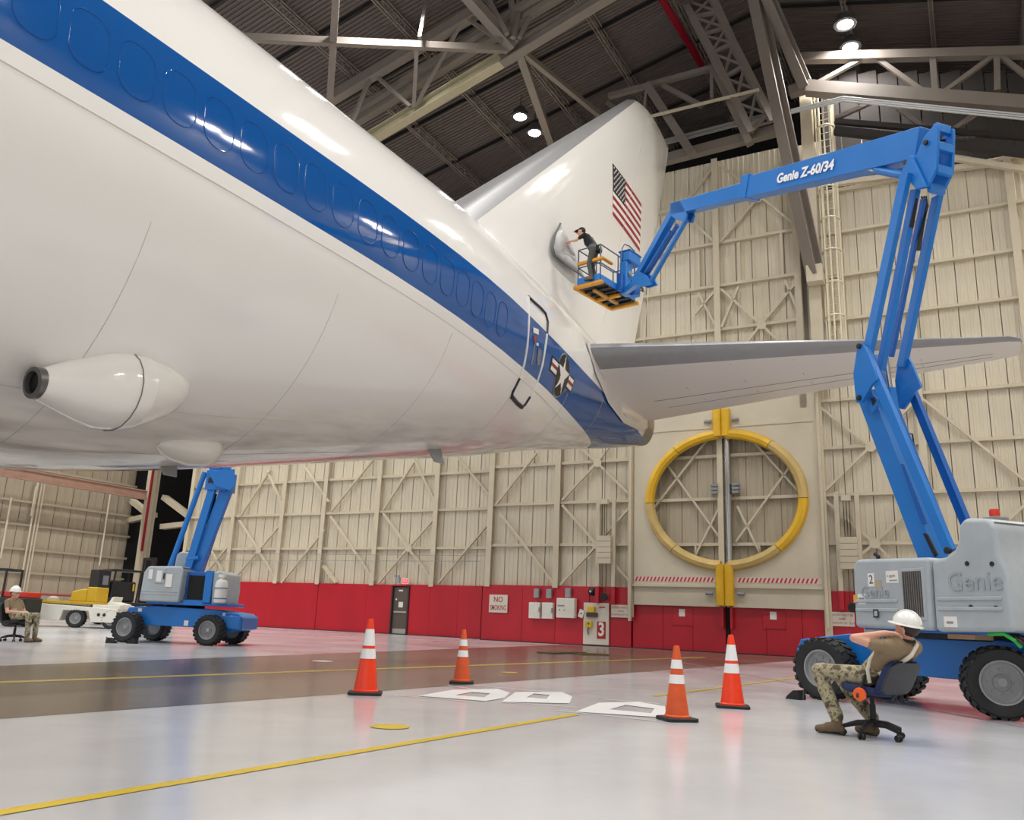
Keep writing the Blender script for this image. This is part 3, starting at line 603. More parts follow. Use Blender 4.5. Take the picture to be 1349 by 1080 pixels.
for t in ts:
    zc, h, w_ = sec(t); zb, zt_ = zc - h, zc + h
    a1 = math.asin(max(-1, min(1, (zs1(t) - zc) / h))); a2 = math.asin(max(-1, min(1, (zs2(t) - zc) / h)))
    if a1 < -PI / 2 + .02: a1 = -PI / 2 + .02
    if a2 < a1 + .02: a2 = a1 + .02
    th = [-PI / 2 + (a1 + PI / 2) * k / n1 for k in range(n1)] + [a1 + (a2 - a1) * k / n2_ for k in range(n2_)] + [a2 + (PI / 2 - a2) * k / n3 for k in range(n3 + 1)]
    port = [hullang(t, x) for x in th]; star = [V((p.x, -p.y, p.z)) for p in port[1:-1]][::-1]
    rings.append(port + star)
fm = MB(); K = len(rings[0]); nh = n1 + n2_ + n3
fm.v = [tuple(p) for r in rings for p in r]
for i in range(len(rings) - 1):
    for q in range(K):
        q2 = (q + 1) % K; fm.f.append((i * K + q, i * K + q2, (i + 1) * K + q2, (i + 1) * K + q))
        qq = q if q < nh else K - 1 - q
        blue = n1 <= qq < n1 + n2_
        tt = ts[i]
        slot = 1 if blue else 0
        if tt < 1.3: slot = 1 if (qq < n1 + n2_ and tt >= 0.8) else 2
        fm.mi.append(slot)
fm.f.append(tuple(range(K))); fm.mi.append(2); fm.f.append(tuple((len(rings) - 1) * K + q for q in range(K))); fm.mi.append(0)
fus = fm.obj('fuselage', [m_skin, m_blue, m_tailc], plane, smooth=40)
# seams that ring and run along the skin
def seam(pts, r=0.005, m_=None, name='skin_seam'): return MB().tube(pts, r, 5, caps=False).obj(name, m_ or m_seam, fus)
seam([hull(t, zs1(t) - .19, .0) for t in [1.8 + .8 * k for k in range(32)] if zs1(t) - .19 > her(ZB, t) + .15])
for t in (7.2, 10.2, 13.4, 16.6, 19.6, 22.6): seam([hullang(t, -PI / 2 + (PI * .40) * k / 24, .001) for k in range(25)], .0035)
for th in (-.95, -1.25): seam([hullang(3.5 + k, th, .0) for k in range(22)], .003)
# window plugs
wpx = [(45, 10), (118, 60), (178, 98), (235, 131), (285, 165), (331, 199), (373, 225), (412, 250), (452, 275)]
tw = [hit(*p).x for p in wpx]
pitch = (tw[1] - tw[-1]) / (len(tw) - 2)
def round_rect(w_, h_, r, n=5): return [(sx * (w_ / 2 - r) + r * math.cos(a), sy * (h_ / 2 - r) + r * math.sin(a)) for sx, sy, a0 in ((1, 1, 0), (-1, 1, PI / 2), (-1, -1, PI), (1, -1, 1.5 * PI)) for a in [a0 + PI / 2 * k / n for k in range(n + 1)]]
for k in range(-1, 17):
    t = tw[1] - pitch * k; zc = (zs1(t) + zs2(t)) / 2 - .02
    if t < 7.2: continue
    mb = MB(); o_ = round_rect(.43, .64, .19); rr = []
    mb.tube([hull(t + x, zc + y, .0) for x, y in o_], .0075, 6, closed=True); mb.obj('window_plug_rim', m_blue, fus, smooth=60)
# cabin door outline
dp = [(695.5, 391), (703, 398), (712, 406), (718, 413), (721, 424), (720, 440), (718, 456), (714, 480), (707, 503), (698, 522), (691, 533), (687, 536), (681, 531), (673.5, 522), (675, 516), (684, 498), (690, 479), (694, 456), (696, 425)]
DP = [hit(x, y, .01) for x, y in dp]; m_drk = mat('door_edge_dark', (40, 40, 44), 0.4)
dseg = empty('cabin_door', (0, 0, 0)); dseg.parent = plane
def dtube(idx, m_, r=.03): MB().tube([DP[i % len(DP)] for i in idx], r, 6).obj('door_edge', m_, dseg, smooth=40)
dtube(range(0, 6), m_drk); dtube(range(5, 10), m_white, .026); dtube(range(9, 16), m_drk); dtube(range(15, 20), m_white, .026); dtube((11, 12, 13), m_drk, .05)
def patch_px(name, pts, m_, par, off=.012):
    P = [hit(x, y, off) for x, y in pts]; return MB().add(P, [tuple(range(len(P)))]).obj(name, m_, par)
m_dglass = mat('door_window_glass', (120, 122, 128), 0.1)
patch_px('door_placard', [(702, 431), (709, 434), (709, 441), (702, 438)], m_white, dseg); patch_px('door_placard', [(702, 442), (706, 443), (706, 450), (702, 448)], mat('red_placard', (150, 60, 70), .4), dseg); patch_px('door_placard', [(706, 451), (709, 452), (709, 456), (706, 455)], m_white, dseg)
patch_px('door_handle_recess', [(709, 458), (713, 461), (711, 480), (707, 481), (707, 472)], m_dglass, dseg); patch_px('door_handle', [(704.5, 449), (705.5, 449), (700.5, 480), (699, 480)], m_grey, dseg)
# star and bar insignia on the blue band
ic = hit(741, 494); r_i = .47
m_navy = mat('insignia_black', (22, 22, 28), .35); m_iw = mat('insignia_white', (240, 240, 238), .35); m_ir = mat('insignia_red', (150, 26, 44), .35); m_ig = mat('insignia_edge', (150, 150, 156), .35)
def decal(name, poly, m_, off):            # star-shaped polygon in the skin, x aft to forward, z up
    mb = MB(); n = len(poly); ringsd = [[hull(ic.x + x * f_, ic.z + z * f_, off) for x, z in poly] for f_ in (.02, .35, .7, 1.0)]
    mb.loft(ringsd, True, False); mb.add(ringsd[0], [tuple(range(n))]); return mb.obj(name, m_, fus)
circ = lambda r: [(r * math.cos(k * PI / 16), r * math.sin(k * PI / 16)) for k in range(32)]
star = lambda r: [((r if k % 2 == 0 else r * .382) * math.sin(k * PI / 5), (r if k % 2 == 0 else r * .382) * math.cos(k * PI / 5)) for k in range(10)]
rect = lambda w_, h_, cz=0: [(x, z + cz) for x, z in [(-w_, -h_), (0, -h_), (w_, -h_), (w_, 0), (w_, h_), (0, h_), (-w_, h_), (-w_, 0)]]
decal('insignia_edge', circ(r_i * 1.08), m_ig, .005); decal('insignia_bar_edge', rect(r_i * 2.05, r_i * .36), m_navy, .007); decal('insignia_bar', rect(r_i * 1.92, r_i * .27), m_iw, .010); decal('insignia_bar_stripe', rect(r_i * 1.92, r_i * .08), m_ir, .013); decal('insignia_disc', circ(r_i), m_navy, .016); decal('insignia_star', star(r_i * .98), m_iw, .019)
# vertical fin (t, z) outline: leading and trailing edges
LE = [(14.6, 9.2), (13.6, 9.75), (12.57, 10.62), (7.2, 15.28), (1.73, 20.02), (1.04, 20.37)]; TE = [(1.5, 9.0), (.93, 10.48), (-1.38, 16.16), (-2.98, 20.45)]
def li(pts, z):
    for (a, b), (c, d) in zip(pts, pts[1:]):
        if z <= d or (c, d) == pts[-1]: return a + (c - a) * (z - b) / (d - b)
def foil(x, tk): return tk * 5 * (.2969 * math.sqrt(x) - .126 * x - .3516 * x * x + .2843 * x**3 - .1036 * x**4)
def fin_th(z): return .105 - .0015 * (z - 9) + .03 * max(0, (10.6 - z) / 1.6) ** 2
def fin_tip(t): return 20.80 - .09 * (t + 1.05) ** 2 if t > -1.05 else 20.80 - .094 * (t + 1.05) ** 2
xs = [0, .012, .035, .07, .11, .17, .26, .38, .5, .62, .74, .86, .94, 1.0]
fz = [8.2, 8.6, 9.0, 9.3, 9.6, 9.9, 10.3, 10.8, 12, 13.5, 15, 16.5, 18, 19.2, 20.0]
def finpt(t, z, off=0.0):
    a, b = li(LE, z), li(TE, z); x = max(0, min(1, (a - t) / (a - b))); return V((t, foil(x, fin_th(z)) * (a - b) + off, z))
fb_ = MB(); fb2 = MB(); F1 = []
def fin_ring(z, k):
    a, b = li(LE, z), li(TE, z); out = []
    for x in xs:
        t = a - (a - b) * x; zz = z if k < 1 else fin_tip(t)
        out.append((t, foil(x, fin_th(z)) * (a - b) * (1 if k < 1 else .25), zz))
    return out
rows = [fin_ring(z, 0) for z in fz] + [fin_ring(20.3, 1)]
band = 4
for sg in (1, -1):
    for i in range(len(rows) - 1):
        for j in range(len(xs) - 1):
            vs = [rows[i][j], rows[i][j + 1], rows[i + 1][j + 1], rows[i + 1][j]]; (fb2 if j < 3 else fb_).add([(x, y * sg, z) for x, y, z in vs], [(0, 1, 2, 3)])
for j in range(len(xs) - 1):
    A = rows[-1][j]; B = rows[-1][j + 1]; fb_.add([(A[0], A[1], A[2]), (B[0], B[1], B[2]), (B[0], -B[1], B[2]), (A[0], -A[1], A[2])], [(0, 1, 2, 3)])
def weld(mb, name, m_, par, smooth):
    me = mb.mesh(name, m_); bm = bmesh.new(); bm.from_mesh(me); bmesh.ops.remove_doubles(bm, verts=bm.verts, dist=1e-4); bmesh.ops.recalc_face_normals(bm, faces=bm.faces); bm.to_mesh(me); bm.free(); me.shade_smooth(); me.set_sharp_from_angle(angle=math.radians(smooth)); return link(name, me, par)
fin = weld(fb_, 'vertical_fin', m_skin2, plane, 40); weld(fb2, 'fin_leading_edge', m_bare, plane, 40)
for a, b in (((.25, 9.6), (-2.0, 20.0)), ((4.6, 10), (.2, 20.1))):
    MB().tube([finpt(a[0] + (b[0] - a[0]) * k / 12, a[1] + (b[1] - a[1]) * k / 12, .0) for k in range(13)], .012, 5).obj('fin_seam', m_seam, fin)
# flag on the fin
fl_e = empty('flag', (0, 0, 0)); fl_e.parent = plane
f0t, f1t, f0z, f1z = 3.88, .76, 16.12, 14.2
m_fr = mat('flag_red', (158, 24, 48), .35); m_fw = mat('flag_white', (240, 238, 234), .35); m_fb = mat('flag_navy', (26, 26, 40), .35)
def fquad(name, t0, t1, z0, z1, m_, off, par):
    n = 6; mb = MB(); P = [finpt(t0 + (t1 - t0) * i / n, z, off) for z in (z0, z1) for i in range(n + 1)]; mb.add(P, [(i, i + 1, n + 2 + i, n + 1 + i) for i in range(n)]); return mb.obj(name, m_, par)
for k in range(13):
    h = (f0z - f1z) / 13; fquad('flag_stripe', f0t, f1t, f0z - k * h, f0z - (k + 1) * h, m_fr if k % 2 == 0 else m_fw, .006, fl_e)
cz = f0z - 7 * (f0z - f1z) / 13; ct = f0t + (f1t - f0t) * .4; fquad('flag_canton', f0t, ct, f0z, cz, m_fb, .012, fl_e)
sm_ = MB()
for r in range(9):
    for c in range(6 if r % 2 == 0 else 5):
        t = f0t + (ct - f0t) * ((c * 2 + (1 if r % 2 == 0 else 2)) / 12); z = f0z - (f0z - cz) * (r + 1) / 10; p = finpt(t, z, .018); sm_.add([p + V((x * .058, 0, y * .058)) for x, y in star(1)], [tuple(range(10))])
sm_.obj('flag_stars', m_fw, fl_e, kind='stuff')
# horizontal stabilisers
def stab(sg):
    lats = [.3, 1.2, 2.2, 3.6, 5.2, 7, 9, 10.6, 11.4, 11.72]; g = MB(); gl = MB()
    def row(l):
        a = 8.81 - (l - 1.69) * .714; b = .99 - .11 * (l - .84); z0 = 7.86 + (l - 1.69) * math.tan(D2(7)); th = .105 - .002 * l
        if l > 11.5: a = 1.5; b = -.1; th = .05
        elif l > 11.3: a = 1.95
        r = []
        for x in xs:
            yv = foil(x, th) * (a - b); cam = -.012 * (a - b) * math.sin(PI * x); r.append((a - (a - b) * x, l, z0, yv, cam))
        return r
    R2 = [row(l) for l in lats]
    for ud in (1, -1):
        for i in range(len(R2) - 1):
            for j in range(len(xs) - 1):
                vs = [(t, l * sg, z + cam + ud * y) for t, l, z, y, cam in (R2[i][j], R2[i][j + 1], R2[i + 1][j + 1], R2[i + 1][j])]
                (gl if j < 4 else g).add(vs, [(0, 1, 2, 3)])
    e_ = R2[-1]; g.add([(t, l * sg, z + cam + y) for t, l, z, y, cam in e_] + [(t, l * sg, z + cam - y) for t, l, z, y, cam in e_][::-1][1:-1], [tuple(range(2 * len(xs) - 2))])
    st = weld(g, 'horizontal_stabiliser', m_stab, plane, 40); weld(gl, 'stabiliser_leading_edge', m_sgrey, st, 40)
    def low(t, l):
        a = 8.81 - (l - 1.69) * .714; b = .99 - .11 * (l - .84); x = (a - t) / (a - b); return V((t, l * sg, 7.86 + (l - 1.69) * math.tan(D2(7)) - .012 * (a - b) * math.sin(PI * x) - foil(x, .105 - .002 * l) * (a - b)))
    for fx in (.55, .72):
        MB().tube([low((8.81 - (l - 1.69) * .714) * (1 - fx) + (.99 - .11 * (l - .84)) * fx, l) for l in (2, 4, 6, 8, 10, 11)], .009, 5).obj('stabiliser_seam', m_seamd, st)
    for l in (3.2, 4.7, 6.2, 7.7, 9.2):
        a = 8.81 - (l - 1.69) * .714; b = .99 - .11 * (l - .84); MB().tube([low(a + (b - a) * x, l) for x in (.15, .4, .65, .95)], .006, 5).obj('stabiliser_seam', m_seamd, st)
    for l in (5.6, 10.9): MB().box(-.35, .1, l * sg - .03, l * sg + .03, 8.05 + (l - 5) * .12, 8.14 + (l - 5) * .12)
    MB().tube([(1.1, 11.74 * sg, 9.12), (.7, 11.76 * sg, 9.75)], [.03, .012], 6).obj('static_mast', m_grey, st)
    # root fairing plate
    rp = [hull(t, z, .05) for t, z in ((9.1, 7.95), (8.4, 7.25), (6.8, 6.9), (4.6, 6.85), (2.4, 7.1), (1.4, 7.4), (1.3, 8.2), (4, 8.6), (7, 8.4))]
    rp = [V((p.x, p.y * sg, p.z)) for p in rp]
    if sg > 0: c0 = sum(rp, V()) / len(rp); c0.y += .1; MB().add(rp + [c0], [(i, (i + 1) % 9, 9) for i in range(9)]).obj('root_plate', m_stab, st, smooth=30)
    return st
stab(1); stab(-1)
# tail cone outlet and antenna bits
MB().lathe([(.2, 0), (.26, -.12), (.22, -.14), (.18, 0)], (0, 0, 7.9), (1, 0, 0), 16).obj('exhaust_outlet', m_tailc, plane, smooth=40)
# streamlined pod on the lower side
pe = [hit(x, y) for x, y in ((60, 500), (238, 540))]; pc = hit(150, 520)
pod = empty('equipment_pod', (0, 0, 0)); pod.parent = plane
def pod_ring(f_, r_t, r_n, pc0, pc1, thc, off=0.0):
    # cross ring around the pod axis: tangent (around hull) and normal (out of hull) radii
    c = pc0.lerp(pc1, f_); zc, h, w_ = sec(c.x); n = V((0, c.y / w_ / w_, (c.z - zc) / h / h)).normalized(); tg = V((0, -n.z, n.y)); c = c + n * off
    return [c + tg * (r_t * math.cos(2 * PI * q / 20)) + n * (r_n * math.sin(2 * PI * q / 20)) for q in range(20)]
P0 = hit(44, 489); P1 = hit(238, 522)
m_pod = gloss('white_pod_paint', (236, 234, 230), rough=.1)
prof = [(0, .17, .17), (.1, .24, .26), (.22, .32, .36), (.36, .43, .44), (.5, .46, .46), (.62, .45, .43), (.75, .40, .35), (.88, .31, .25), (.96, .25, .18), (1.0, .15, .1)]
MB().loft([pod_ring(f_, a, b, P0, P1, 0, .2 * (1 - f_)) for f_, a, b in prof[:6]], True, True).obj('pod_body', m_pod, pod, smooth=50)
MB().loft([pod_ring(f_, a, b, P0, P1, 0, .2 * (1 - f_)) for f_, a, b in prof[5:]], True, True).obj('pod_tail', m_pod, pod, smooth=50)
ax = (P0 - P1).normalized(); zc, h, w_ = sec(P0.x); P0 = P0 + V((0, P0.y / w_ / w_, (P0.z - zc) / h / h)).normalized() * .2
MB().lathe([(.165, -.02), (.165, .07), (.12, .08), (.10, -.1)], P0, ax, 20, False).obj('pod_inlet_lip', mat('inlet_metal', (110, 108, 106), .35, metal=.6), pod, smooth=40); MB().lathe([(.115, .0), (.01, .0)], P0 + ax * .03, ax, 20).obj('pod_inlet', m_black, pod)
P0b = hit(44, 489)
MB().tube(pod_ring(.5, .465, .465, P0b, P1, 0, .1), .006, 5, closed=True).obj('pod_seam', m_seamd, pod)
# teardrop blister under the belly and blade antennas
Q0 = hit(208, 585); Q1 = hit(284, 597)
MB().loft([pod_ring(f_, a * .7, b * .5, Q0, Q1, 0) for f_, a, b in ((0, .06, .04), (.12, .2, .2), (.3, .32, .33), (.55, .4, .42), (.8, .4, .43), (.93, .34, .34), (1, .12, .08))], True, True).obj('belly_blister', m_pod, plane, smooth=50)
for x, y, l, h_ in ((570, 592, .55, .28), (218, 615, .35, .12)):
    p = hit(x, y); zc, h, w_ = sec(p.x); n = V((0, p.y / w_ / w_, (p.z - zc) / h / h)).normalized()
    MB().prism([p + V((l / 2, 0, 0)) - n * .1, p + V((-l / 2, 0, 0)) - n * .1, p + V((-l / 2, 0, 0)) + n * h_, p + V((l * .1, 0, 0)) + n * h_], (0, .03, 0)).obj('blade_antenna', m_sgrey, plane)
# ------------------------------------------------------------------ boom lifts
m_lb = mat('lift_blue', (30, 118, 200), 0.32, var=0.06, scale=1.5, rvar=0.06); m_lbd = mat('lift_blue_dark', (16, 94, 176), 0.35)  # the darker blue also carries shade on far-side boom members
m_cowl = mat('grey_plastic_cowl', (172, 180, 185), 0.42, var=0.10, scale=2.2); m_tyre = mat('tyre_rubber', (34, 35, 37), 0.65, var=0.15, scale=6); m_rim = mat('grey_wheel_rim', (150, 152, 153), 0.4)
m_lyel = mat('platform_bumper_yellow', (214, 150, 32), 0.45, var=0.1, scale=5); m_lens_r = mat('beacon_red', (214, 56, 36), 0.25); m_lw = mat('lettering_white', (245, 245, 245), 0.4); m_emb = mat('embossed_grey', (156, 163, 168), 0.45); m_sleeve = mat('hose_black', (26, 26, 28), 0.5); m_mesh = mat('vent_dark', (58, 66, 78), 0.6); m_brn = mat('vent_bar', (120, 112, 104), 0.5); m_green = mat('green_hose', (40, 170, 60), 0.4)
def wheel_meshes(r, w_):
    t = MB(); h = w_ / 2; ri = r * .60
    t.lathe([(ri, -h * .8), (r * .72, -h * .98), (r * .90, -h), (r * .955, -h * .88), (r * .955, h * .88), (r * .90, h), (r * .72, h * .98), (ri, h * .8), (ri, -h * .8)], (0, 0, 0), (0, 1, 0), 40, False)
    n = 22
    for k in range(n):
        for s in (-1, 1):
            a = 2 * PI * (k + (.5 if s > 0 else 0)) / n; q = M.Rotation(a, 4, 'Y'); c = q @ V((r * .965, s * h * .52, 0))
            t.boxm(M.Translation(c) @ q @ M.Rotation(s * .35, 4, 'X'), r * .075, h * 1.0, r * .16)
    rm_ = MB(); rm_.lathe([(ri * 1.02, h * .86), (ri * .94, h * .84), (ri * .90, h * .5), (ri * .80, h * .40), (ri * .45, h * .42), (ri * .42, h * .45)], (0, 0, 0), (0, 1, 0), 36, False); rm_.lathe([(ri * 1.02, -h * .86), (ri * .9, -h * .5), (.01, -h * .4)], (0, 0, 0), (0, 1, 0), 24, False); rm_.lathe([(ri * .44, h * .40), (ri * .01, h * .40)], (0, 0, 0), (0, 1, 0), 24, False)
    hb = MB(); hb.lathe([(ri * .36, h * .4), (ri * .36, h * .5), (ri * .26, h * .58), (ri * .2, h * .72), (ri * .02, h * .74)], (0, 0, 0), (0, 1, 0), 20)
    for k in range(8): a = k * PI / 4; hb.lathe([(.017, h * .4), (.017, h * .52), (.001, h * .52)], (ri * .58 * math.cos(a), 0, ri * .58 * math.sin(a)), (0, 1, 0), 6)
    return t.mesh('tyre', m_tyre, 35), rm_.mesh('rim', m_rim, 35), hb.mesh('hub', m_rim, 35)
def put_wheel(root, meshes, c, yaw):       # yaw: local angle of the wheel's outward face (local +y of the meshes)
    o = link('wheel', meshes[0], root); o.location = c; o.rotation_euler = (0, 0, yaw - PI / 2); link('rim', meshes[1], o); link('hub', meshes[2], o); return o
def box_beam(name, a, b, w_, h_, m_, root, bev=.012, w2=None, h2=None): return MB().beam(a, b, w_, h_, V((0, 1, 0)).cross((V(b) - V(a)).normalized()), w2, h2).obj(name, m_, root, bevel=bev)
def sideplate(name, pts, y, th, m_, root, bev=.008): return MB().prism([(p[0], y, p[1]) for p in pts], (0, th, 0)).obj(name, m_, root, bevel=bev)
class Lift:
    def __init__(s, C0, d, label):
        s.C = V(C0); s.d = V(d).normalized(); s.l = V((-s.d.y, s.d.x, 0)); s.root = empty('boom_lift', s.C, math.atan2(s.d.y, s.d.x), label, 'boom lift')
    def L(s, x, y, yo=0.0):
        p = onplane(x, y, s.C + s.l * yo, s.l) - s.C; return V((p.dot(s.d), yo, p.z))
    def W(s, p): p = V(p) - s.C; return V((p.dot(s.d), p.dot(s.l), p.z))
    def beam(s, name, a, b, yo, w_, h_, m_=None, bev=.012, **k): return box_beam(name, s.L(*a, yo), s.L(*b, yo), w_, h_, m_ or m_lb, s.root, bev, **k)
    def plate(s, name, pts, yo, th, m_=None): return sideplate(name, [(s.L(*p, yo).x, s.L(*p, yo).z) for p in pts], yo - th / 2, th, m_ or m_lb, s.root)
    def plates(s, name, pts, yo, yos, th, m_=None):
        for q in yos: sideplate(name, [(s.L(*p, yo).x, s.L(*p, yo).z) for p in pts], q - th / 2, th, m_ or m_lb, s.root)
    def rod(s, name, a, b, yo, r, m_): return MB().tube([s.L(*a, yo), s.L(*b, yo)], r, 12).obj(name, m_, s.root, smooth=40)
# ---------------- tall lift beside the stabiliser
BK = V((2.574, 22.43, 0)); C0 = V((6.15, 12.25, 0))
T = Lift(C0, BK - C0, 'tall blue articulating boom lift reaching its basket up to the fin'); R0 = T.root
wm_ = wheel_meshes(.43, .36)
cdir = V((.59, -.807, 0)).normalized(); cin = V((.807, .59, 0)).normalized()
ca = math.atan2((-cin).dot(T.l), (-cin).dot(T.d))
W1 = V((4.6, 12.6, 0)); base_yaw = ca
for i, (al_, la) in enumerate(((0, .1), (2.39, .1), (0, 2.0), (2.39, 2.0))):
    c = T.W(W1 + cdir * al_ + cin * la + V((0, 0, .43))); y_ = base_yaw if la < 1 else base_yaw + PI
    if al_ > 1: y_ += D2(36)
    put_wheel(R0, wm_, c, y_)
def world_poly_prism(name, pts, d, m_, T_, bev=0):
    return MB().prism([T_.W(p) for p in pts], T_.W(V(d) + T_.C)).obj(name, m_, T_.root, bevel=bev)
def wc(al_, la, z): return W1 + cdir * al_ + cin * la + V((0, 0, z))
# chassis: side profile extruded across
prof_ = [(-.72, .62), (-.62, .82), (.2, .93), (2.3, .93), (3.0, .86), (3.12, .70), (3.1, .5), (2.4, .40), (.2, .42), (-.5, .5)]
world_poly_prism('chassis', [wc(a, .40, z) for a, z in prof_], cin * 1.3, m_lb, T, .02)
for al_ in (0, 2.39): world_poly_prism('axle', [wc(al_ - .14, .2, .34), wc(al_ + .14, .2, .34), wc(al_ + .14, .2, .56), wc(al_ - .14, .2, .56)], cin * 1.75, m_lbd, T, .01)
MB().lathe([(.62, .90), (.66, .92), (.66, 1.0), (.6, 1.02)], (-.55, .15, 0), (0, 0, 1), 32).obj('slew_ring', m_sleeve, R0, smooth=40)
MB().box(-2.0, .35, -1.0, 1.0, .98, 1.06).obj('turntable', m_lbd, R0, bevel=.02)
# cowls from the side profile
def cowl(name, pts, y0, y1, m_=m_cowl, bev=.07): return MB().prism([(a, y0, z) for a, z in pts], (0, y1 - y0, 0)).obj(name, m_, R0, bevel=bev, bseg=4)
left_p = [(.42, 1.02), (.40, 1.90), (.30, 1.97), (-.99, 1.93), (-.97, 1.01)]
cwl = cowl('engine_cowl', left_p, .42, 1.1)
tall_p = [(-1.0, 1.0), (-1.02, 1.90), (-1.24, 1.92), (-1.38, 1.99), (-1.46, 2.10), (-1.48, 2.30), (-1.58, 2.38), (-1.93, 2.34), (-2.01, 2.24), (-2.03, 1.90), (-2.12, 1.72), (-2.13, 1.02)]
cwt = cowl('counterweight_cover', tall_p, -.15, 1.1)
cowl('engine_cowl', left_p, -1.1, -.45); cowl('counterweight_cover', [(a, z) for a, z in tall_p if z < 2.0], -1.1, -.16)
for zz in (1.24, 1.36):
    MB().box(-.42, .37, 1.09, 1.118, zz, zz + .045).obj('cowl_rib', m_cowl, cwl, bevel=.012); MB().box(-2.02, -1.08, 1.09, 1.118, zz + .02, zz + .065).obj('cowl_rib', m_cowl, cwt, bevel=.012)
MB().box(-.9, -.5, 1.095, 1.115, 1.14, 1.80).obj('vent_frame', m_cowl, cwl, bevel=.01); MB().box(-.86, -.54, 1.1, 1.118, 1.18, 1.76).obj('vent_panel', m_mesh, cwl)
for k in range(9): MB().box(-.85 + k * .036, -.838 + k * .036, 1.118, 1.13, 1.18, 1.76).obj('vent_bar', m_brn, cwl)
for k in range(5): MB().box(-.86, -.54, 1.115, 1.125, 1.28 + k * .1, 1.288 + k * .1).obj('vent_bar', m_mesh, cwl)
def stick(name, x0, x1, z0, z1, m_, par=cwl, y=1.104): return MB().box(min(x0, x1), max(x0, x1), y - .003, y, z0, z1).obj(name, m_, par)
sf = lambda x, z, y=1.106: frame(V((x, y, z)), V((-1, 0, 0)), V((0, 0, 1)))
m_ink = mat('label_ink', (34, 34, 38), .5)
stick('number_sticker', .1, -.02, 1.58, 1.76, m_white); text_part('number_two', '2', .17, m_ink, cwl, sf(.04, 1.67)); stick('tan_patch', -.04, -.15, 1.56, 1.66, mat('tan_patch', (176, 160, 130), .6), y=1.105)
stick('white_label', -.24, -.46, 1.62, 1.78, m_white)
text_part('label_print', 'ʌ ppm', .06, m_ink, cwl, sf(-.33, 1.715)); stick('label_line', -.3, -.44, 1.645, 1.66, m_grey, y=1.106)
stick('yellow_label', .405, .33, 1.36, 1.47, mat('amber_label', (230, 170, 40), .5)); stick('white_label', .32, .17, 1.34, 1.48, m_white); stick('label_line', .3, .19, 1.4, 1.43, m_grey, y=1.106)
stick('hex_decal', .02, -.08, 1.16, 1.27, m_ink, y=1.122); stick('hex_decal_mark', 0, -.06, 1.18, 1.25, m_cowl, y=1.124)
text_part('embossed_name', 'Genie', .22, m_emb, cwl, sf(-.02, 1.50), .006); text_part('embossed_name', 'Genie', .33, m_emb, cwt, sf(-1.66, 1.60), .008)
stick('white_label', -1.16, -1.36, 1.06, 1.19, m_white, cwt); stick('label_line', -1.2, -1.3, 1.1, 1.13, m_grey, cwt, 1.106)
for x, z in ((-1.58, 1.82), (-1.93, 1.80), (-1.58, 1.30), (-1.93, 1.29)): MB().lathe([(.03, 0), (.03, .012), (.012, .006)], (x, 1.098, z), (0, 1, 0), 12).obj('recess_bolt', m_ink, cwt)
MB().box(-1.72, -1.52, .5, .72, 2.36, 2.42).obj('beacon_base', m_grey, R0, bevel=.01)
MB().lathe([(.06, 0), (.062, .07), (.05, .1), (.01, .105)], (-1.62, .62, 2.42), (0, 0, 1), 16).obj('beacon', m_lens_r, R0, smooth=40)
MB().tube([(.22, .8, 1.95), (.2, .8, 2.02), (.26, .8, 2.06)], .03, 8).obj('exhaust_stub', m_black, R0, smooth=40)
MB().tube([(-1.7, 1.0, .99), (-1.95, 1.05, 1.0), (-2.1, 1.06, .93), (-2.12, 1.0, .86)], .022, 8).obj('green_hose', m_green, R0, smooth=40)
for k in range(3): MB().tube([(-2.0, .9 + .05 * k, 1.0), (-2.2, .95 + .06 * k, .96 - .03 * k), (-2.25, .9, .86)], .015, 6).obj('cable', m_sleeve, R0)
MB().box(-1.5, -1.1, .7, 1.0, .92, .98).obj('valve_block', mat('tan_block', (150, 120, 90), .6), R0); MB().box(.0, .35, .7, 1.0, .94, 1.03).obj('battery_box', mat('pale_box', (190, 186, 178), .6), R0)
# lower riser
T.beam('lower_riser', (1234, 745), (1146, 520), .14, .24, .32); T.beam('lower_riser_side', (1238, 742), (1158, 520), -.12, .1, .26, m_lbd)
T.beam('riser_link', (1252, 727), (1139, 460), .40, .09, .16); T.beam('riser_link', (1252, 727), (1150, 470), -.2, .09, .16, m_lbd)
T.beam('tie_rod_arm', (1273, 690), (1188, 482), -.55, .10, .14, m_lbd)  # shade on this far arm is put into the darker blue
T.plate('riser_slot', [(1216, 702), (1222, 703), (1236, 731), (1231, 733)], .27, .03, m_black)
T.plate('riser_slot', [(1186, 610), (1191, 611), (1222, 690), (1214, 690)], .27, .02, m_lbd)
ep = [(1131, 455), (1138, 452), (1147, 470), (1158, 500), (1150, 507), (1136, 531), (1129, 530), (1125.5, 493)]
T.plates('elbow_plate', ep, .44, (.44, -.40), .05)
T.plate('elbow_lug', [(1143, 524), (1150, 519), (1157, 525), (1157, 534), (1150, 545)], .34, .05); T.plate('elbow_lug_hole', [(1147, 524), (1152, 523), (1154, 528), (1150, 535)], .37, .02, m_black)
for x, y in ((1132.5, 456), (1132.5, 524), (1249, 725)): p = T.L(x, y, .46); MB().lathe([(.045, -.02), (.045, .03), (.02, .035)], p, (0, 1, 0), 14).obj('pivot_pin', m_sleeve, R0, smooth=40)
T.rod('hydraulic_cylinder', (1186, 602), (1173, 512), .0, .085, m_lb); T.rod('cylinder_rod', (1173, 514), (1166, 464), .0, .04, m_chrome)
for k in range(4):
    a, b, c_ = T.L(1180 + k, 520 + 8 * k, -.15), T.L(1186 + k * 2, 560 + k * 12, -.2), T.L(1192 + k * 2, 610 + k * 10, -.12); MB().tube([a, b, c_], .013, 6).obj('hose', m_sleeve, R0, smooth=50)
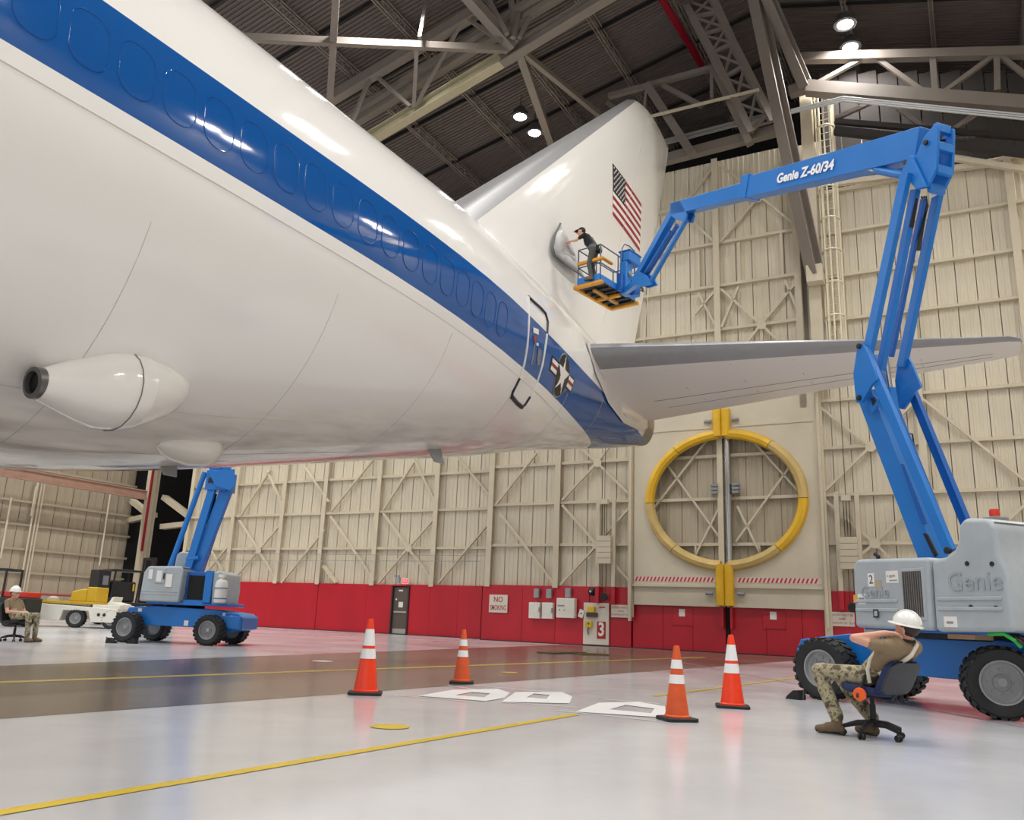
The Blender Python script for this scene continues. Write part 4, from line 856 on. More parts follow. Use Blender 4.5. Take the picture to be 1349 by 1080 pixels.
MB().tube([T.L(1193, 570, -.2), T.L(1202, 572, -.3), T.L(1204, 585, -.3), T.L(1202, 596, -.2)], .014, 6).obj('hose', m_sleeve, R0, smooth=50)
# upper riser: three parallel arms
T.beam('upper_riser', (1143, 468), (1194, 228), .33, .10, .17); T.beam('upper_riser', (1160, 488), (1206, 250), .08, .10, .13, m_lb); T.beam('upper_riser_inner', (1174, 470), (1217, 262), -.12, .06, .09, m_lbd); T.beam('upper_riser', (1188, 484), (1237, 250), -.36, .10, .15, m_lb)
for x, y in ((1193, 228), (1207, 250)): pass
T.rod('hydraulic_cylinder', (1199, 300), (1205, 262), .08, .05, m_sleeve)
for k in range(3): MB().tube([T.L(1214 + 3 * k, 258, -.1), T.L(1218 + 2 * k, 272, -.2), T.L(1214 + 2 * k, 290, -.15), T.L(1208 + 2 * k, 330, -.1)], .013, 6).obj('hose', m_sleeve, R0)
T.plate('decal_plate', [(1224, 258), (1233, 254), (1234, 257), (1226, 261)], -.05, .02, m_white)
# head casting
hp = [(1230.6, 166), (1236.5, 163.6), (1237, 176), (1236.5, 193), (1235, 222), (1223.5, 247), (1208, 250), (1200, 239), (1189, 229), (1192.5, 211), (1199.5, 204.5), (1208, 206), (1218, 182)]
T.plates('head_plate', hp, .20, (.20, -.10), .05)
T.plate('head_link_plate', [(1199, 205), (1203, 206), (1222, 246), (1208, 250), (1200, 239), (1190, 228)], .26, .05)
for x, y in ((1220, 188), (1202, 232), (1194, 214)): MB().lathe([(.04, 0), (.04, .03), (.015, .03)], T.L(x, y, .24), (0, 1, 0), 12).obj('pivot_pin', m_sleeve, R0)
for a, b in (((1232, 167), (1236, 170)), ((1235, 192), (1235.5, 202)), ((1233.5, 222), (1233, 232)), ((1224, 246), (1230, 238))):
    A = T.L(*a, .20); MB().box(A.x - .03, A.x + .05, -.09, .19, A.z - .07, A.z + .07).obj('head_crossbar', m_lb, R0, bevel=.01)
A = T.L(1237, 185, 0); MB().tube([A + V((0, 0, 0)), A + V((-.25, -.45, .02))], .02, 6).obj('head_bracket', m_black, R0)
# telescoping boom, lettering, jib
T.beam('main_boom', (1218, 190), (986, 249), 0.03, .30, .50, h2=.44, w2=.28); T.beam('boom_extension', (1002, 247), (889, 277), 0, .27, .33, m_lb, h2=.31)
A = T.L(984, 249, 0); B = T.L(994, 246.5, 0); box_beam('boom_collar', A, B, .38, .5, m_lb, R0)
T.rod('lift_cylinder', (1192, 231), (1155, 224), .1, .07, m_lb); T.rod('lift_cylinder_rod', (1158, 224.6), (1142, 222), .1, .035, m_chrome)
A = T.L(1088, 219, .19); B = T.L(1030, 234, .19); bx_ = (A - B).normalized(); mid = T.L(1059, 227, .197)
ux = V((0, 1, 0)).cross(bx_)
text_part('boom_lettering', 'Genie Z-60/34', .25, m_lw, R0, frame(mid, bx_, V((0, 1, 0)).cross(bx_) * -1 if False else V((0, 0, 1))), 0, sx=1.12, bold=.010)
T.beam('jib_arm', (889, 278), (840, 366), .0, .18, .20); T.beam('jib_link', (905, 288), (856, 374), .05, .10, .09); T.beam('jib_link', (893, 296), (850, 366), -.1, .07, .10, m_lbd)
T.plates('jib_head', [(884, 268), (897, 264), (906, 282), (903, 292), (893, 290), (884, 284)], .11, (.11, -.08), .05)
T.plates('jib_foot', [(832, 366), (842, 357), (852, 363), (858, 374), (846, 378), (834, 374)], .11, (.11, -.08), .05)
T.rod('jib_cylinder', (884, 305), (850, 360), .0, .05, m_lbd)
# platform basket: floor corners come from its underside, 1.8 by 0.75 m
zf = 9.8
bp_ = [onfloor(x, y, zf) for x, y in ((760, 378), (807, 405), (829, 397), (790, 375))]
b0 = bp_[0]; bx = (bp_[1] - bp_[0]); bx.z = 0; LBK = 1.84; bx.normalize(); by = V((-bx.y, bx.x, 0))
if by.dot(bp_[2] - bp_[1]) < 0: by = -by
DBK = .76
def bk(x, y, z): return T.W(b0 + bx * x + by * y + V((0, 0, z)))
def bbox(name, x0, x1, y0, y1, z0, z1, m_, bev=.01):
    mb = MB(); vs = [bk(x, y, z) for x in (x0, x1) for y in (y0, y1) for z in (z0, z1)]; mb.add(vs, [(0, 1, 3, 2), (4, 6, 7, 5), (0, 4, 5, 1), (2, 3, 7, 6), (0, 2, 6, 4), (1, 5, 7, 3)]); return mb.obj(name, m_, R0, bevel=bev)
bbox('platform_floor', 0, LBK, 0, DBK, 0, .04, m_sleeve)
for k in range(6): bbox('floor_slat', .1 + k * .3, .16 + k * .3, 0, DBK, -.05, 0, m_black, 0)
bbox('toe_board', 0, LBK, DBK - .03, DBK, .02, .22, m_lb); bbox('toe_board', 0, .03, 0, DBK, .02, .24, m_lb); bbox('toe_board', LBK - .03, LBK, 0, DBK, .02, .2, m_lb)
for x0, x1, y0, y1, z in ((-.08, .06, -.08, DBK + .08, -.08), (LBK - .06, LBK + .08, -.08, DBK + .08, -.08), (-.05, LBK, -.1, .0, -.08), (.95, 1.08, 0, DBK, -.1)): bbox('bumper', x0, x1, y0, y1, z, z + .1, m_lyel, .03)
bbox('bumper', .3, 1.5, .3, .42, -.1, -.02, mat('tan_bumper', (190, 140, 70), .5), .02)
bbox('bumper', -.06, .05, .0, DBK + .1, .60, .70, m_lyel, .04); bbox('bumper', -.06, .5, DBK, DBK + .1, .62, .70, m_lyel, .04)
def rail(pts, r=.019, m_=m_grey): MB().tube([bk(*p) for p in pts], r, 8).obj('guard_rail', m_, R0, smooth=50)
m_rail = mat('rail_blue_grey', (74, 96, 130), .4)
for x in (0.02, .92, LBK - .02):
    for y in (.02, DBK - .02): rail([(x, y, 0), (x, y, 1.06)], .02, m_rail)
for z in (.55, 1.08):
    rail([(0.02, .02, z), (LBK - .02, .02, z)], .018, m_rail); rail([(0.02, .02, z), (.02, DBK - .02, z)], .018, m_rail); rail([(LBK - .02, .02, z), (LBK - .02, DBK - .02, z)], .018, m_rail); rail([(0.02, DBK - .02, z), (LBK - .02, DBK - .02, z)], .018, m_rail)
bbox('control_box', 1.0, 1.62, DBK - .02, DBK + .3, .92, 1.22, m_lb, .03); bbox('control_panel', .98, 1.64, DBK - .06, DBK + .32, 1.2, 1.25, m_lbd, .02)
rail([(.96, DBK + .05, .8), (.96, DBK + .08, 1.3), (1.05, DBK + .1, 1.45), (1.3, DBK + .1, 1.5), (1.6, DBK + .1, 1.45), (1.68, DBK + .08, 1.3), (1.68, DBK + .05, .8), (1.3, DBK + .05, .7)], .018, m_rail)
bbox('rotator_mount', .95, 1.3, DBK, DBK + .22, -.05, .9, m_lb, .03); bbox('mount_lug', .8, 1.05, DBK, DBK + .15, .0, .5, m_lbd, .02)
MB().lathe([(.05, 0), (.08, .03), (.06, .06)], bk(1.12, DBK + .22, .55), (T.W(T.C + by)).normalized(), 14).obj('rotator_cap', m_grey, R0, smooth=40)
pj = T.L(842, 370, 0); MB().beam(bk(1.12, DBK + .1, .06), pj, .16, .18).obj('rotator_arm', m_lb, R0, bevel=.02); MB().lathe([(.12, -.16), (.13, 0), (.12, .16)], bk(1.3, DBK + .32, .1), (0, 0, 1), 16).obj('rotator', m_lbd, R0, smooth=40)
for k in range(3): MB().tube([bk(1.2, DBK + .2, .3 + .1 * k), bk(1.5, DBK + .45, .1 + .05 * k), pj + V((0, 0, -.1))], .015, 6).obj('hose', m_sleeve, R0, smooth=50)
# wheel chocks
def chock(p, a, lab):
    m_ = MB().prism([(-.16, -.1, 0), (.16, -.1, 0), (.12, -.1, .06), (-.02, -.1, .17), (-.12, -.1, .18), (-.16, -.1, .08)], (0, .2, 0)).obj('chock_body', m_black)
    e_ = empty('wheel_chock', p, a, lab, 'chock'); e_.scale = (.72, .8, .72); m_.parent = e_; MB().tube([(-.14, 0, .16), (-.2, 0, .2), (-.22, .05, .1), (-.25, .1, .015)], .012, 6).obj('pull_rope', m_sleeve, e_); return e_
pc_ = onfloor(1050, 921); chock(V((pc_.x - .02, pc_.y, 0)), math.atan2(cdir.y, cdir.x) + PI, 'black rubber chock against the tyre of the tall blue lift')
# ---------------- shorter lift by the left wall
wl_ = wheel_meshes(.375, .33)
G1 = onfloor(163, 846); G2 = onfloor(272, 850.5); c2 = (G2 - G1); base2 = c2.length; c2.normalize(); i2 = V((-c2.y, c2.x, 0)); mid2 = (G1 + G2) / 2 + i2 * .95
U = Lift(mid2, c2, 'blue articulating boom lift with propane bottle standing under the fuselage'); U0 = U.root; U0.name = 'boom_lift.001'
for x, y, a in ((-base2 / 2, -.85, -PI / 2 - .25), (base2 / 2, -.85, -PI / 2 - .15), (-base2 / 2, .85, PI / 2 - .25), (base2 / 2 + .05, .85, PI / 2 - .15)): put_wheel(U0, wl_, (x, y, .375), a)
sideplate('chassis', [(-1.35, .5), (-1.2, .86), (-.5, .92), (1.0, .88), (1.65, .80), (1.78, .70), (1.78, .40), (1.4, .34), (.7, .42), (-1.2, .44)], -.62, 1.24, m_lb, U0, .02)
MB().box(1.2, 1.75, -.75, .75, .42, .74).obj('steer_axle', m_lb, U0, bevel=.02); MB().box(-1.35, -.95, -.75, .75, .42, .72).obj('drive_axle', m_lb, U0, bevel=.02)
for x, z, w_, h_ in ((-.95, .80, .1, .08), (.28, .52, .11, .13), (1.25, .75, .07, .12), (1.45, .72, .06, .06), (1.42, .58, .1, .07)): MB().box(x, x + w_, -.632, -.61, z - h_ / 2, z + h_ / 2).obj('white_label', m_white, U0)
MB().lathe([(.5, .90), (.52, .98), (.48, 1.0)], (.0, 0, 0), (0, 0, 1), 24).obj('slew_ring', m_sleeve, U0, smooth=40)
MB().box(-.75, 1.35, -.7, .7, .96, 1.04).obj('turntable', m_lb, U0, bevel=.02)
cu = sideplate('engine_cowl', [(-.86, 1.02), (-.83, 1.75), (-.74, 1.90), (.14, 1.93), (.2, 1.85), (.16, 1.02)], -.88, .6, m_cowl, U0, .05)
MB().box(-.52, -.25, -.9, -.875, 1.48, 1.86).obj('cowl_door', m_cowl, cu, bevel=.015)
for x0, x1, z0, z1 in ((-.68, -.58, 1.58, 1.82), (-.47, -.34, 1.52, 1.80), (-.22, -.06, 1.40, 1.72)): MB().box(x0, x1, -.905, -.895 if x0 < -.4 and x0 > -.5 else -.88, z0, z1).obj('white_label', m_white, cu)
MB().box(-.3, -.26, -.905, -.89, 1.58, 1.74).obj('cowl_latch', m_ink, cu)
for z in (1.2, 1.27): MB().box(-.82, .12, -.892, -.87, z, z + .03).obj('cowl_rib', m_cowl, cu, bevel=.01)
sideplate('counterweight_cover', [(-.5, 1.8), (-.45, 2.28), (-.36, 2.36), (.0, 2.36), (.1, 2.2), (.15, 1.8)], .1, .5, m_cowl, U0, .05)
MB().box(.2, 1.0, -.6, -.45, 1.04, 1.82).obj('boom_bay_frame', m_lbd, U0, bevel=.02); MB().box(.26, .72, -.62, -.58, 1.12, 1.72).obj('open_bay', m_void, U0); MB().box(.2, .85, -.68, -.5, 1.02, 1.1).obj('bay_step', m_lb, U0, bevel=.01); MB().box(.72, .92, -.75, -.3, 1.04, 1.85).obj('bay_side', m_lb, U0, bevel=.02)
sideplate('fuel_cowl', [(.93, 1.02), (.9, 1.82), (1.1, 1.86), (1.22, 1.78), (1.26, 1.4), (1.24, 1.02)], -.7, 1.2, m_cowl, U0, .04)
MB().lathe([(.09, .0), (.15, .03), (.155, .12), (.155, .48), (.13, .56), (.06, .60), (.06, .66), (.1, .66), (.1, .72), (.02, .72)], (1.2, -.82, 1.04), (0, 0, 1), 20).obj('propane_bottle', m_white, U0, smooth=35)
for z in (1.16, 1.42): MB().tube([(1.2 + .162 * math.cos(k * PI / 8), -.82 + .162 * math.sin(k * PI / 8), z) for k in range(16)], .012, 5, closed=True).obj('bottle_strap', m_lbd, U0)
U.beam('lower_riser', (258, 752), (303, 634), -.15, .2, .30, m_lb); U.beam('riser_link', (247, 752), (281, 640), -.3, .12, .2, m_lb); U.beam('riser_link', (262, 752), (300, 640), .2, .14, .26, m_lbd)
U.rod('tie_rod_arm', (222, 752), (270, 622), -.35, .07, m_lb); U.rod('hydraulic_cylinder', (272, 690), (283, 650), -.05, .07, m_sleeve); U.rod('pivot_tube', (246, 737), (262, 735), -.3, .07, m_lb)
U.plate('elbow_plate', [(275, 622), (309, 618), (309, 640), (302, 646), (284, 640)], -.42, .06); U.plate('elbow_plate', [(275, 622), (309, 618), (309, 640), (302, 646), (284, 640)], .36, .06)
A = U.L(278, 634, 0); B = U.L(306, 633, 0); MB().box(A.x, B.x, -.4, .34, A.z - .28, A.z + .25).obj('elbow_casting', m_lb, U0, bevel=.02); MB().box(A.x + .08, B.x - .05, -.41, -.39, A.z - .1, A.z + .04).obj('casting_slot', m_ink, U0)
U.beam('upper_riser', (292, 634), (262, 520), .0, .3, .4, m_lb); U.beam('upper_riser_link', (300, 620), (272, 520), -.3, .14, .2, m_lb)
p = onfloor(148, 847); chock(V((p.x, p.y - .05, 0)), .0, 'black rubber chock behind the rear tyre of the lift under the fuselage'); p = onfloor(176, 847.5); chock(V((p.x, p.y - .1, 0)), PI, 'black rubber chock ahead of the rear tyre of the lift under the fuselage')
# ------------------------------------------------------------------ traffic cones
m_cb = mat('cone_base_black', (30, 30, 32), .55)
def cone(px, py, h, hot, rz, lab):
    p = onfloor(px, py); e_ = empty('traffic_cone', p, rz, lab, 'traffic cone', 'cones around the wet paint')
    mo = mat('bright_red_orange_vinyl', (248, 66, 30), .3, var=.05) if hot else mat('dull_orange_vinyl', (224, 92, 42), .5, var=.15, scale=6); mw = mat('reflective_white_band', (240, 240, 240), .35)
    bw = .20 if hot else .175
    MB().prism([(x * bw, y * bw, 0) for x, y in ((-1, -.8), (-.8, -1), (.8, -1), (1, -.8), (1, .8), (.8, 1), (-.8, 1), (-1, .8))], (0, 0, .035)).obj('cone_base', m_cb, e_, bevel=.008)
    rb, rt = (.145, .032) if hot else (.125, .030); h0 = .035
    def r(z): return rb + (rt - rb) * (z - h0) / (h - h0)
    MB().lathe([(rb + .012, .03), (rb + .012, .05), (r(.06), .06), (r(h - .05), h - .05), (rt, h - .015), (rt * .8, h), (rt * .6, h), (rt * .5, h - .03)], seg=28).obj('cone_body', mo, e_, smooth=40)
    bands = ((.68, .86), (.545, .64)) if hot else ((.69, .81), (.49, .61))
    if hot: bands = ((.64, .86), (.47, .60))
    for a, b in bands: MB().lathe([(r(a * h) + .003, a * h), (r(b * h) + .003, b * h)], seg=28, caps=False).obj('reflective_band', mw, e_, smooth=40)
cone(481, 914.5, .885, True, .1, 'bright red-orange cone with wide white bands beside the dark lane edge')
cone(608, 900, .77, False, .0, 'dull orange cone behind the white painted stencils')
cone(892, 949, .745, False, .25, 'dull orange cone in front of the white painted stencils')
cone(965, 932, .865, True, -.2, 'bright red-orange cone standing between the painted stencils and the tall lift')
# ------------------------------------------------------------------ wall fittings
def wthing(name, u, v, z, lab, cat): return empty(name, wp(u, v, z), WROT, lab, cat)
def bx(par, name, x0, x1, y0, y1, z0, z1, m_, bev=0): return MB().box(x0, x1, y0, y1, z0, z1).obj(name, m_, par, bevel=bev, bseg=1 if bev else 2)
txt = lambda x, y, z: frame(V((x, y, z)), V((1, 0, 0)), V((0, 0, 1)))
m_sign = mat('sign_cream', (214, 206, 192), .5); m_signr = mat('sign_red_ink', (170, 30, 44), .5); m_boxw = mat('switch_box_white', (226, 222, 212), .45, var=.06, scale=4); m_boxg = mat('switch_box_grey', (150, 154, 158), .45)
FV = .215
# electrical boxes
u0 = uz(706, 803, .3); s_ = wthing('breaker_box', u0[0], FV, u0[1], 'white switch box nearest the no smoking sign, grey switch above', 'electrical box')
bx(s_, 'box_body', -.28, .24, -.22, 0, -.36, .30, m_boxw, .015); bx(s_, 'latch', .2, .25, -.25, -.2, -.1, .1, m_grey); MB().tube([(0, -.08, .3), (0, -.08, .36)], .025, 8).obj('conduit', m_grey, s_)
u1 = uz(722.5, 804, .3); s_ = wthing('breaker_box', u1[0], FV, u1[1], 'white switch box between the two other white boxes', 'electrical box')
bx(s_, 'box_body', -.25, .26, -.22, 0, -.34, .32, m_boxw, .015); bx(s_, 'latch', .2, .27, -.25, -.2, -.1, .1, m_grey); MB().tube([(0, -.08, .3), (0, -.08, .36)], .025, 8).obj('conduit', m_grey, s_)
u2 = uz(747.5, 801, .3); s_ = wthing('breaker_box', u2[0], FV, u2[1], 'largest white switch box with a printed name on its cover', 'electrical box')
bx(s_, 'box_body', -.43, .40, -.28, 0, -.40, .40, m_boxw, .02); bx(s_, 'cover_print', -.36, -.05, -.285, -.27, .06, .12, m_grey); bx(s_, 'cover_print', -.3, -.24, -.285, -.27, -.12, -.05, m_grey); bx(s_, 'cover_print', -.08, -.03, -.285, -.27, -.12, -.06, m_grey); MB().tube([(0, -.1, .4), (0, -.1, .43)], .03, 8).obj('conduit', m_grey, s_)
for (x, y), lab in (((707, 781), 'small grey disconnect switch above the white box nearest the no smoking sign'), ((723.5, 781.5), 'small grey disconnect switch above the middle white box'), ((748.5, 780.5), 'small grey disconnect switch above the largest white box')):
    q = uz(x, y, .3); s_ = wthing('disconnect_switch', q[0], FV, q[1], lab, 'switch'); bx(s_, 'switch_body', -.12, .12, -.14, 0, -.2, .18, m_boxg, .01); bx(s_, 'switch_lever', .1, .14, -.18, -.1, -.05, .1, m_grey)
# number three plate with controls
q0 = uz(783, 850, .25); s_ = wthing('number_plate', q0[0], FV, 0.0, 'tall cream plate with a white number three on red', 'sign')
bx(s_, 'plate', -.50, .63, -.06, 0, .06, 1.72, m_sign, .01); bx(s_, 'number_field', .12, .5, -.075, -.05, .30, .98, m_signr); text_part('number_three', '3', .74, m_white, s_, txt(.31, -.078, .65), 0, sx=.8, bold=.02)
bx(s_, 'header_print', .2, .46, -.07, -.05, 1.53, 1.58, m_signr)
q0 = uz(779, 806, .3); s_ = wthing('control_station', q0[0], FV + .06, q0[1], 'yellow push button station with dark box on the number three plate', 'control box')
bx(s_, 'yellow_station', -.15, .16, -.12, 0, -.02, .22, mat('station_yellow', (216, 180, 40), .45), .01); bx(s_, 'dark_box', -.2, .28, -.1, 0, -.2, -.02, mat('dark_box', (70, 60, 58), .5), .01); bx(s_, 'yellow_pendant', -.22, .06, -.14, 0, -.62, -.38, MATS['station_yellow'], .01); bx(s_, 'pendant_button', -.1, -.04, -.16, -.14, -.5, -.44, m_ink); MB().tube([(-.1, -.05, -.6), (-.14, -.06, -.75), (-.1, -.05, -.9)], .02, 6).obj('pendant_cord', m_ink, s_)
q0 = uz(764.5, 808, .4); s_ = wthing('notice_card', q0[0], FV + .1, q0[1], 'small tilted white card hanging beside the largest switch box', 'notice'); mb = MB(); mb.boxm(M.Rotation(.3, 4, 'Y'), .22, .012, .32); mb.obj('card', m_white, s_); mb = MB(); mb.boxm(M.Translation((0, -.008, 0)) @ M.Rotation(.3, 4, 'Y'), .06, .01, .06); mb.obj('card_mark', m_ink, s_)
# warning plate and horn
for (x, y), lab in (((817, 805), 'cream warning plate beside the number three plate'), ((1109, 815.5), 'cream warning plate behind the engine cowl of the tall lift')):
    q0 = uz(x, y, .3); s_ = wthing('warning_sign', q0[0], FV, q0[1], lab, 'sign'); bx(s_, 'plate', -.42, .42, -.03, 0, -.25, .25, m_sign, .006)
    for k, t in enumerate(('DOORS MUST BE', 'OPEN', 'MAXIMUM OF 16 FT')): text_part('sign_lettering', t, .105, m_signr, s_, txt(0, -.033, .14 - .14 * k), sx=.95)
q0 = uz(781.5, 779, .4); s_ = wthing('alarm_bell', q0[0] - .12, FV + .02, q0[1], 'round black alarm bell above the number three plate', 'bell'); MB().lathe([(.17, 0), (.16, .06), (.1, .12), (.02, .13)], (0, 0, 0), (0, -1, 0), 20).obj('bell_gong', m_black, s_, smooth=40); MB().lathe([(.05, .12), (.04, .2), (.01, .2)], (0, 0, 0), (0, -1, 0), 12).obj('bell_boss', m_alu, s_, smooth=40)
q0 = uz(655.5, 795, .3); s_ = wthing('no_smoking_sign', q0[0], FV, q0[1], 'cream NO SMOKING sign with red letters on the red wall', 'sign'); bx(s_, 'plate', -.46, .46, -.03, 0, -.38, .38, m_sign, .006); text_part('sign_lettering', 'NO', .33, m_signr, s_, txt(0, -.034, .17), sx=.9, bold=.004); text_part('sign_lettering', 'SMOKING', .30, m_signr, s_, txt(0, -.034, -.18), sx=.60, bold=.004)
q0 = uz(1345, 820, .3); s_ = wthing('no_smoking_sign', q0[0] + .35, FV, q0[1], 'cream NO SMOKING sign beyond the counterweight of the tall lift', 'sign'); bx(s_, 'plate', -.46, .46, -.03, 0, -.40, .40, m_sign, .006); text_part('sign_lettering', 'NO', .33, m_signr, s_, txt(0, -.034, .17), sx=.9, bold=.004); text_part('sign_lettering', 'SMOKING', .30, m_signr, s_, txt(0, -.034, -.18), sx=.60, bold=.004)
# exit sign and emergency light over the door
q0 = uz(534, 765.5, LV + .35); s_ = wthing('exit_sign', q0[0], LV + .3, q0[1], 'lit red exit sign above the brown door', 'exit sign'); bx(s_, 'sign_box', -.2, .2, -.08, .0, -.13, .13, m_white, .01); bx(s_, 'sign_face', -.17, .17, -.09, -.07, -.1, .1, mat('exit_glow', (255, 70, 80), .4, emit=1.2))
text_part('sign_lettering', 'EXIT', .15, m_white, s_, txt(0, -.093, 0), sx=.8)
q0 = uz(524, 763, LV + .35); s_ = wthing('emergency_light', q0[0], LV + .3, q0[1], 'grey emergency light unit beside the exit sign', 'light'); bx(s_, 'battery_case', -.14, .14, -.1, 0, -.16, .1, m_boxg, .01)
for x in (-.09, .09): MB().lathe([(.05, 0), (.06, .06), (.02, .06)], (x, -.06, .15), (0, -1, 0), 12).obj('lamp_head', m_grey, s_, smooth=40)
# ------------------------------------------------------------------ vehicles by the left wall
m_vy = mat('vehicle_yellow', (206, 168, 30), .45, var=.08); m_vw = mat('vehicle_white', (226, 224, 212), .45, var=.05)
wv = wheel_meshes(.34, .26)
def fpt(px, py): return onfloor(px, py)
g0 = fpt(96, 826.5)
ld_ = empty('cargo_loader', (g0.x, g0.y + .4, 0), .06, 'low white cargo loader with yellow deck parked by the side wall', 'loader')
sx = 1.0
MB().prism([(-1.72, -.55, .25), (-1.72, -.55, .86), (1.55, -.55, .72), (1.55, -.55, .22), (.62, -.55, .22), (.5, -.55, .62), (-.42, -.55, .62), (-.5, -.55, .25)], (0, 1.6, 0)).obj('body', m_vw, ld_, bevel=.02)
MB().box(-1.8, .62, -.5, 1.0, .86, .95).obj('deck', m_vy, ld_, bevel=.01); MB().box(.6, 1.6, -.5, 1.0, .72, .86).obj('front_deck', m_vw, ld_, bevel=.02)
MB().prism([(-.35, -.3, .95), (-.3, -.3, 1.32), (.1, -.3, 1.42), (.25, -.3, 1.42), (.25, -.3, .95)], (0, 1.1, 0)).obj('engine_hood', m_vy, ld_, bevel=.04); MB().box(.25, .62, -.3, .8, .95, 1.5).obj('seat_box', m_vy, ld_, bevel=.03)
MB().prism([(1.0, -.2, .86), (1.15, -.2, 1.15), (1.25, -.2, 1.18), (1.2, -.2, .98), (1.6, -.2, .9), (1.6, -.2, .84)], (0, .9, 0)).obj('seat', m_vw, ld_, bevel=.03)
for x in (.06, 1.35, -1.9): put_wheel(ld_, wv, (x, -.42 if x != -1.9 else -.3, .34), -PI / 2)
for x in (.9, 1.1): MB().lathe([(.05, 0), (.06, .01), (.01, .02)], (x, -.565, .5), (0, -1, 0), 12).obj('filler_cap', m_ink, ld_)
MB().lathe([(.22, 0), (.2, .1), (.1, .16), (.01, .17)], (-1.2, .3, .95), (0, 0, 1), 16).obj('round_bundle', mat('grey_bundle', (170, 164, 152), .7), ld_, smooth=40)
g0 = fpt(157, 823)
fk = empty('forklift', (g0.x, g0.y, 0), .9, 'black forklift with tall mast behind the blue lift', 'forklift')
m_fk = mat('forklift_black', (30, 31, 33), .45)
MB().box(-1.0, .9, -.6, .6, .35, 1.0).obj('body', m_fk, fk, bevel=.04); MB().prism([(-1.15, -.55, .4), (-1.2, -.55, 1.1), (-.5, -.55, 1.25), (-.4, -.55, .4)], (0, 1.1, 0)).obj('counterweight', m_fk, fk, bevel=.05)
for x in (-.85, .35):
    for y in (-.5, .5): MB().tube([(x, y, 1.0), (x + .08, y, 2.35)], .045, 8).obj('cab_post', m_fk, fk, smooth=40)
MB().box(-.85, .5, -.55, .55, 2.33, 2.42).obj('cab_roof', m_fk, fk, bevel=.02); MB().box(-1.5, -.95, -.5, .3, 1.0, 2.35).obj('cab_door_panel', m_fk, fk, bevel=.03); MB().box(-1.3, -1.05, -.51, -.49, 1.7, 2.1).obj('cab_window', m_dglass, fk)
for y in (-.42, -.25, .25, .42): MB().box(.95, 1.12, y - .06, y + .06, .15, 3.05).obj('mast_rail', m_fk, fk, bevel=.01)
for z in (1.0, 2.0, 3.0): MB().box(.95, 1.1, -.45, .45, z - .06, z + .06).obj('mast_crossbar', m_fk, fk)
MB().tube([(1.02, 0, .3), (1.02, 0, 2.6)], .05, 10).obj('mast_cylinder', m_chrome, fk, smooth=40); MB().box(1.12, 1.2, -.5, .5, .4, .95).obj('fork_carriage', m_fk, fk); 
for y in (-.3, .3): MB().box(1.2, 2.2, y - .06, y + .06, .38, .43).obj('fork_tine', m_fk, fk)
wf = wheel_meshes(.33, .25)
for x, y, a in ((-.75, -.5, -PI / 2), (.6, -.5, -PI / 2), (-.75, .5, PI / 2), (.6, .5, PI / 2)): put_wheel(fk, wf, (x, y, .33), a)
MB().box(-.8, .3, -.45, .45, 1.0, 1.9).obj('cab_dark_fill', m_fk, fk, bevel=.08); MB().box(.1, .16, -.56, -.5, 1.5, 1.8).obj('yellow_tag', m_vy, fk)  # solid black block added so the cab interior reads dark
g0 = fpt(4, 826)
tg = empty('tow_tractor', (g0.x - .5, g0.y + 1.2, 0), .0, 'black and red tow tractor behind the seated man in camouflage trousers', 'tractor')
MB().box(-1.6, .75, -.6, .6, .35, 1.0).obj('body', m_fk, tg, bevel=.05); MB().box(-.2, .72, -.5, .5, 1.0, 1.2).obj('hood', mat('tractor_red', (190, 40, 30), .4), tg, bevel=.04); MB().box(-1.2, -.1, -.55, .55, 1.9, 2.0).obj('canopy', m_fk, tg, bevel=.02)
for x in (-1.15, -.12):
    for y in (-.5, .5): MB().tube([(x, y, .9), (x, y, 1.95)], .04, 8).obj('canopy_post', m_fk, tg)
for x, y, a in ((-1.1, -.5, -PI / 2), (.3, -.5, -PI / 2), (-1.1, .5, PI / 2), (.3, .5, PI / 2)): put_wheel(tg, wf, (x, y, .33), a)
# ------------------------------------------------------------------ people
m_face = mat('skin', (214, 160, 134), .5, var=.06, scale=9); m_hair = mat('dark_hair', (44, 34, 28), .6); m_tan = mat('tan_tshirt', (134, 114, 88), .8, var=.1, scale=5, bump=.3, bscale=14); m_blackshirt = mat('black_tshirt', (26, 26, 29), .8, bump=.3, bscale=14)
m_boot = mat('suede_boot', (112, 92, 70), .8, var=.15, scale=12); m_sole = mat('boot_sole', (40, 36, 34), .7); m_hat = mat('hard_hat_white', (238, 236, 230), .3); m_strap = mat('cream_strap', (214, 206, 188), .7); m_greyp = mat('grey_trousers', (78, 80, 78), .8, var=.15, scale=8, bump=.3, bscale=14); m_eye = mat('eye_dark', (30, 26, 24), .3)
def camo():
    m = bpy.data.materials.new('camouflage_cloth'); m.use_nodes = True; N = m.node_tree.nodes; L = m.node_tree.links; b = N['Principled BSDF']; b.inputs['Roughness'].default_value = .85
    tc = N.new('ShaderNodeTexCoord'); nz = N.new('ShaderNodeTexNoise'); nz.inputs['Scale'].default_value = 13; nz.inputs['Detail'].default_value = 3; L.new(tc.outputs['Object'], nz.inputs['Vector'])
    r = N.new('ShaderNodeValToRGB'); r.color_ramp.interpolation = 'CONSTANT'; e = r.color_ramp.elements
    cols = [(0, (84, 74, 56)), (.42, (138, 130, 104)), (.5, (166, 154, 126)), (.58, (104, 106, 78)), (.66, (122, 98, 74))]
    while len(e) < len(cols): e.new(.5)
    for i, (p, c) in enumerate(cols): e[i].position = p; e[i].color = (*lin(c), 1)
    L.new(nz.outputs[0], r.inputs[0]); L.new(r.outputs[0], b.inputs['Base Color']); return m
m_camo = camo()
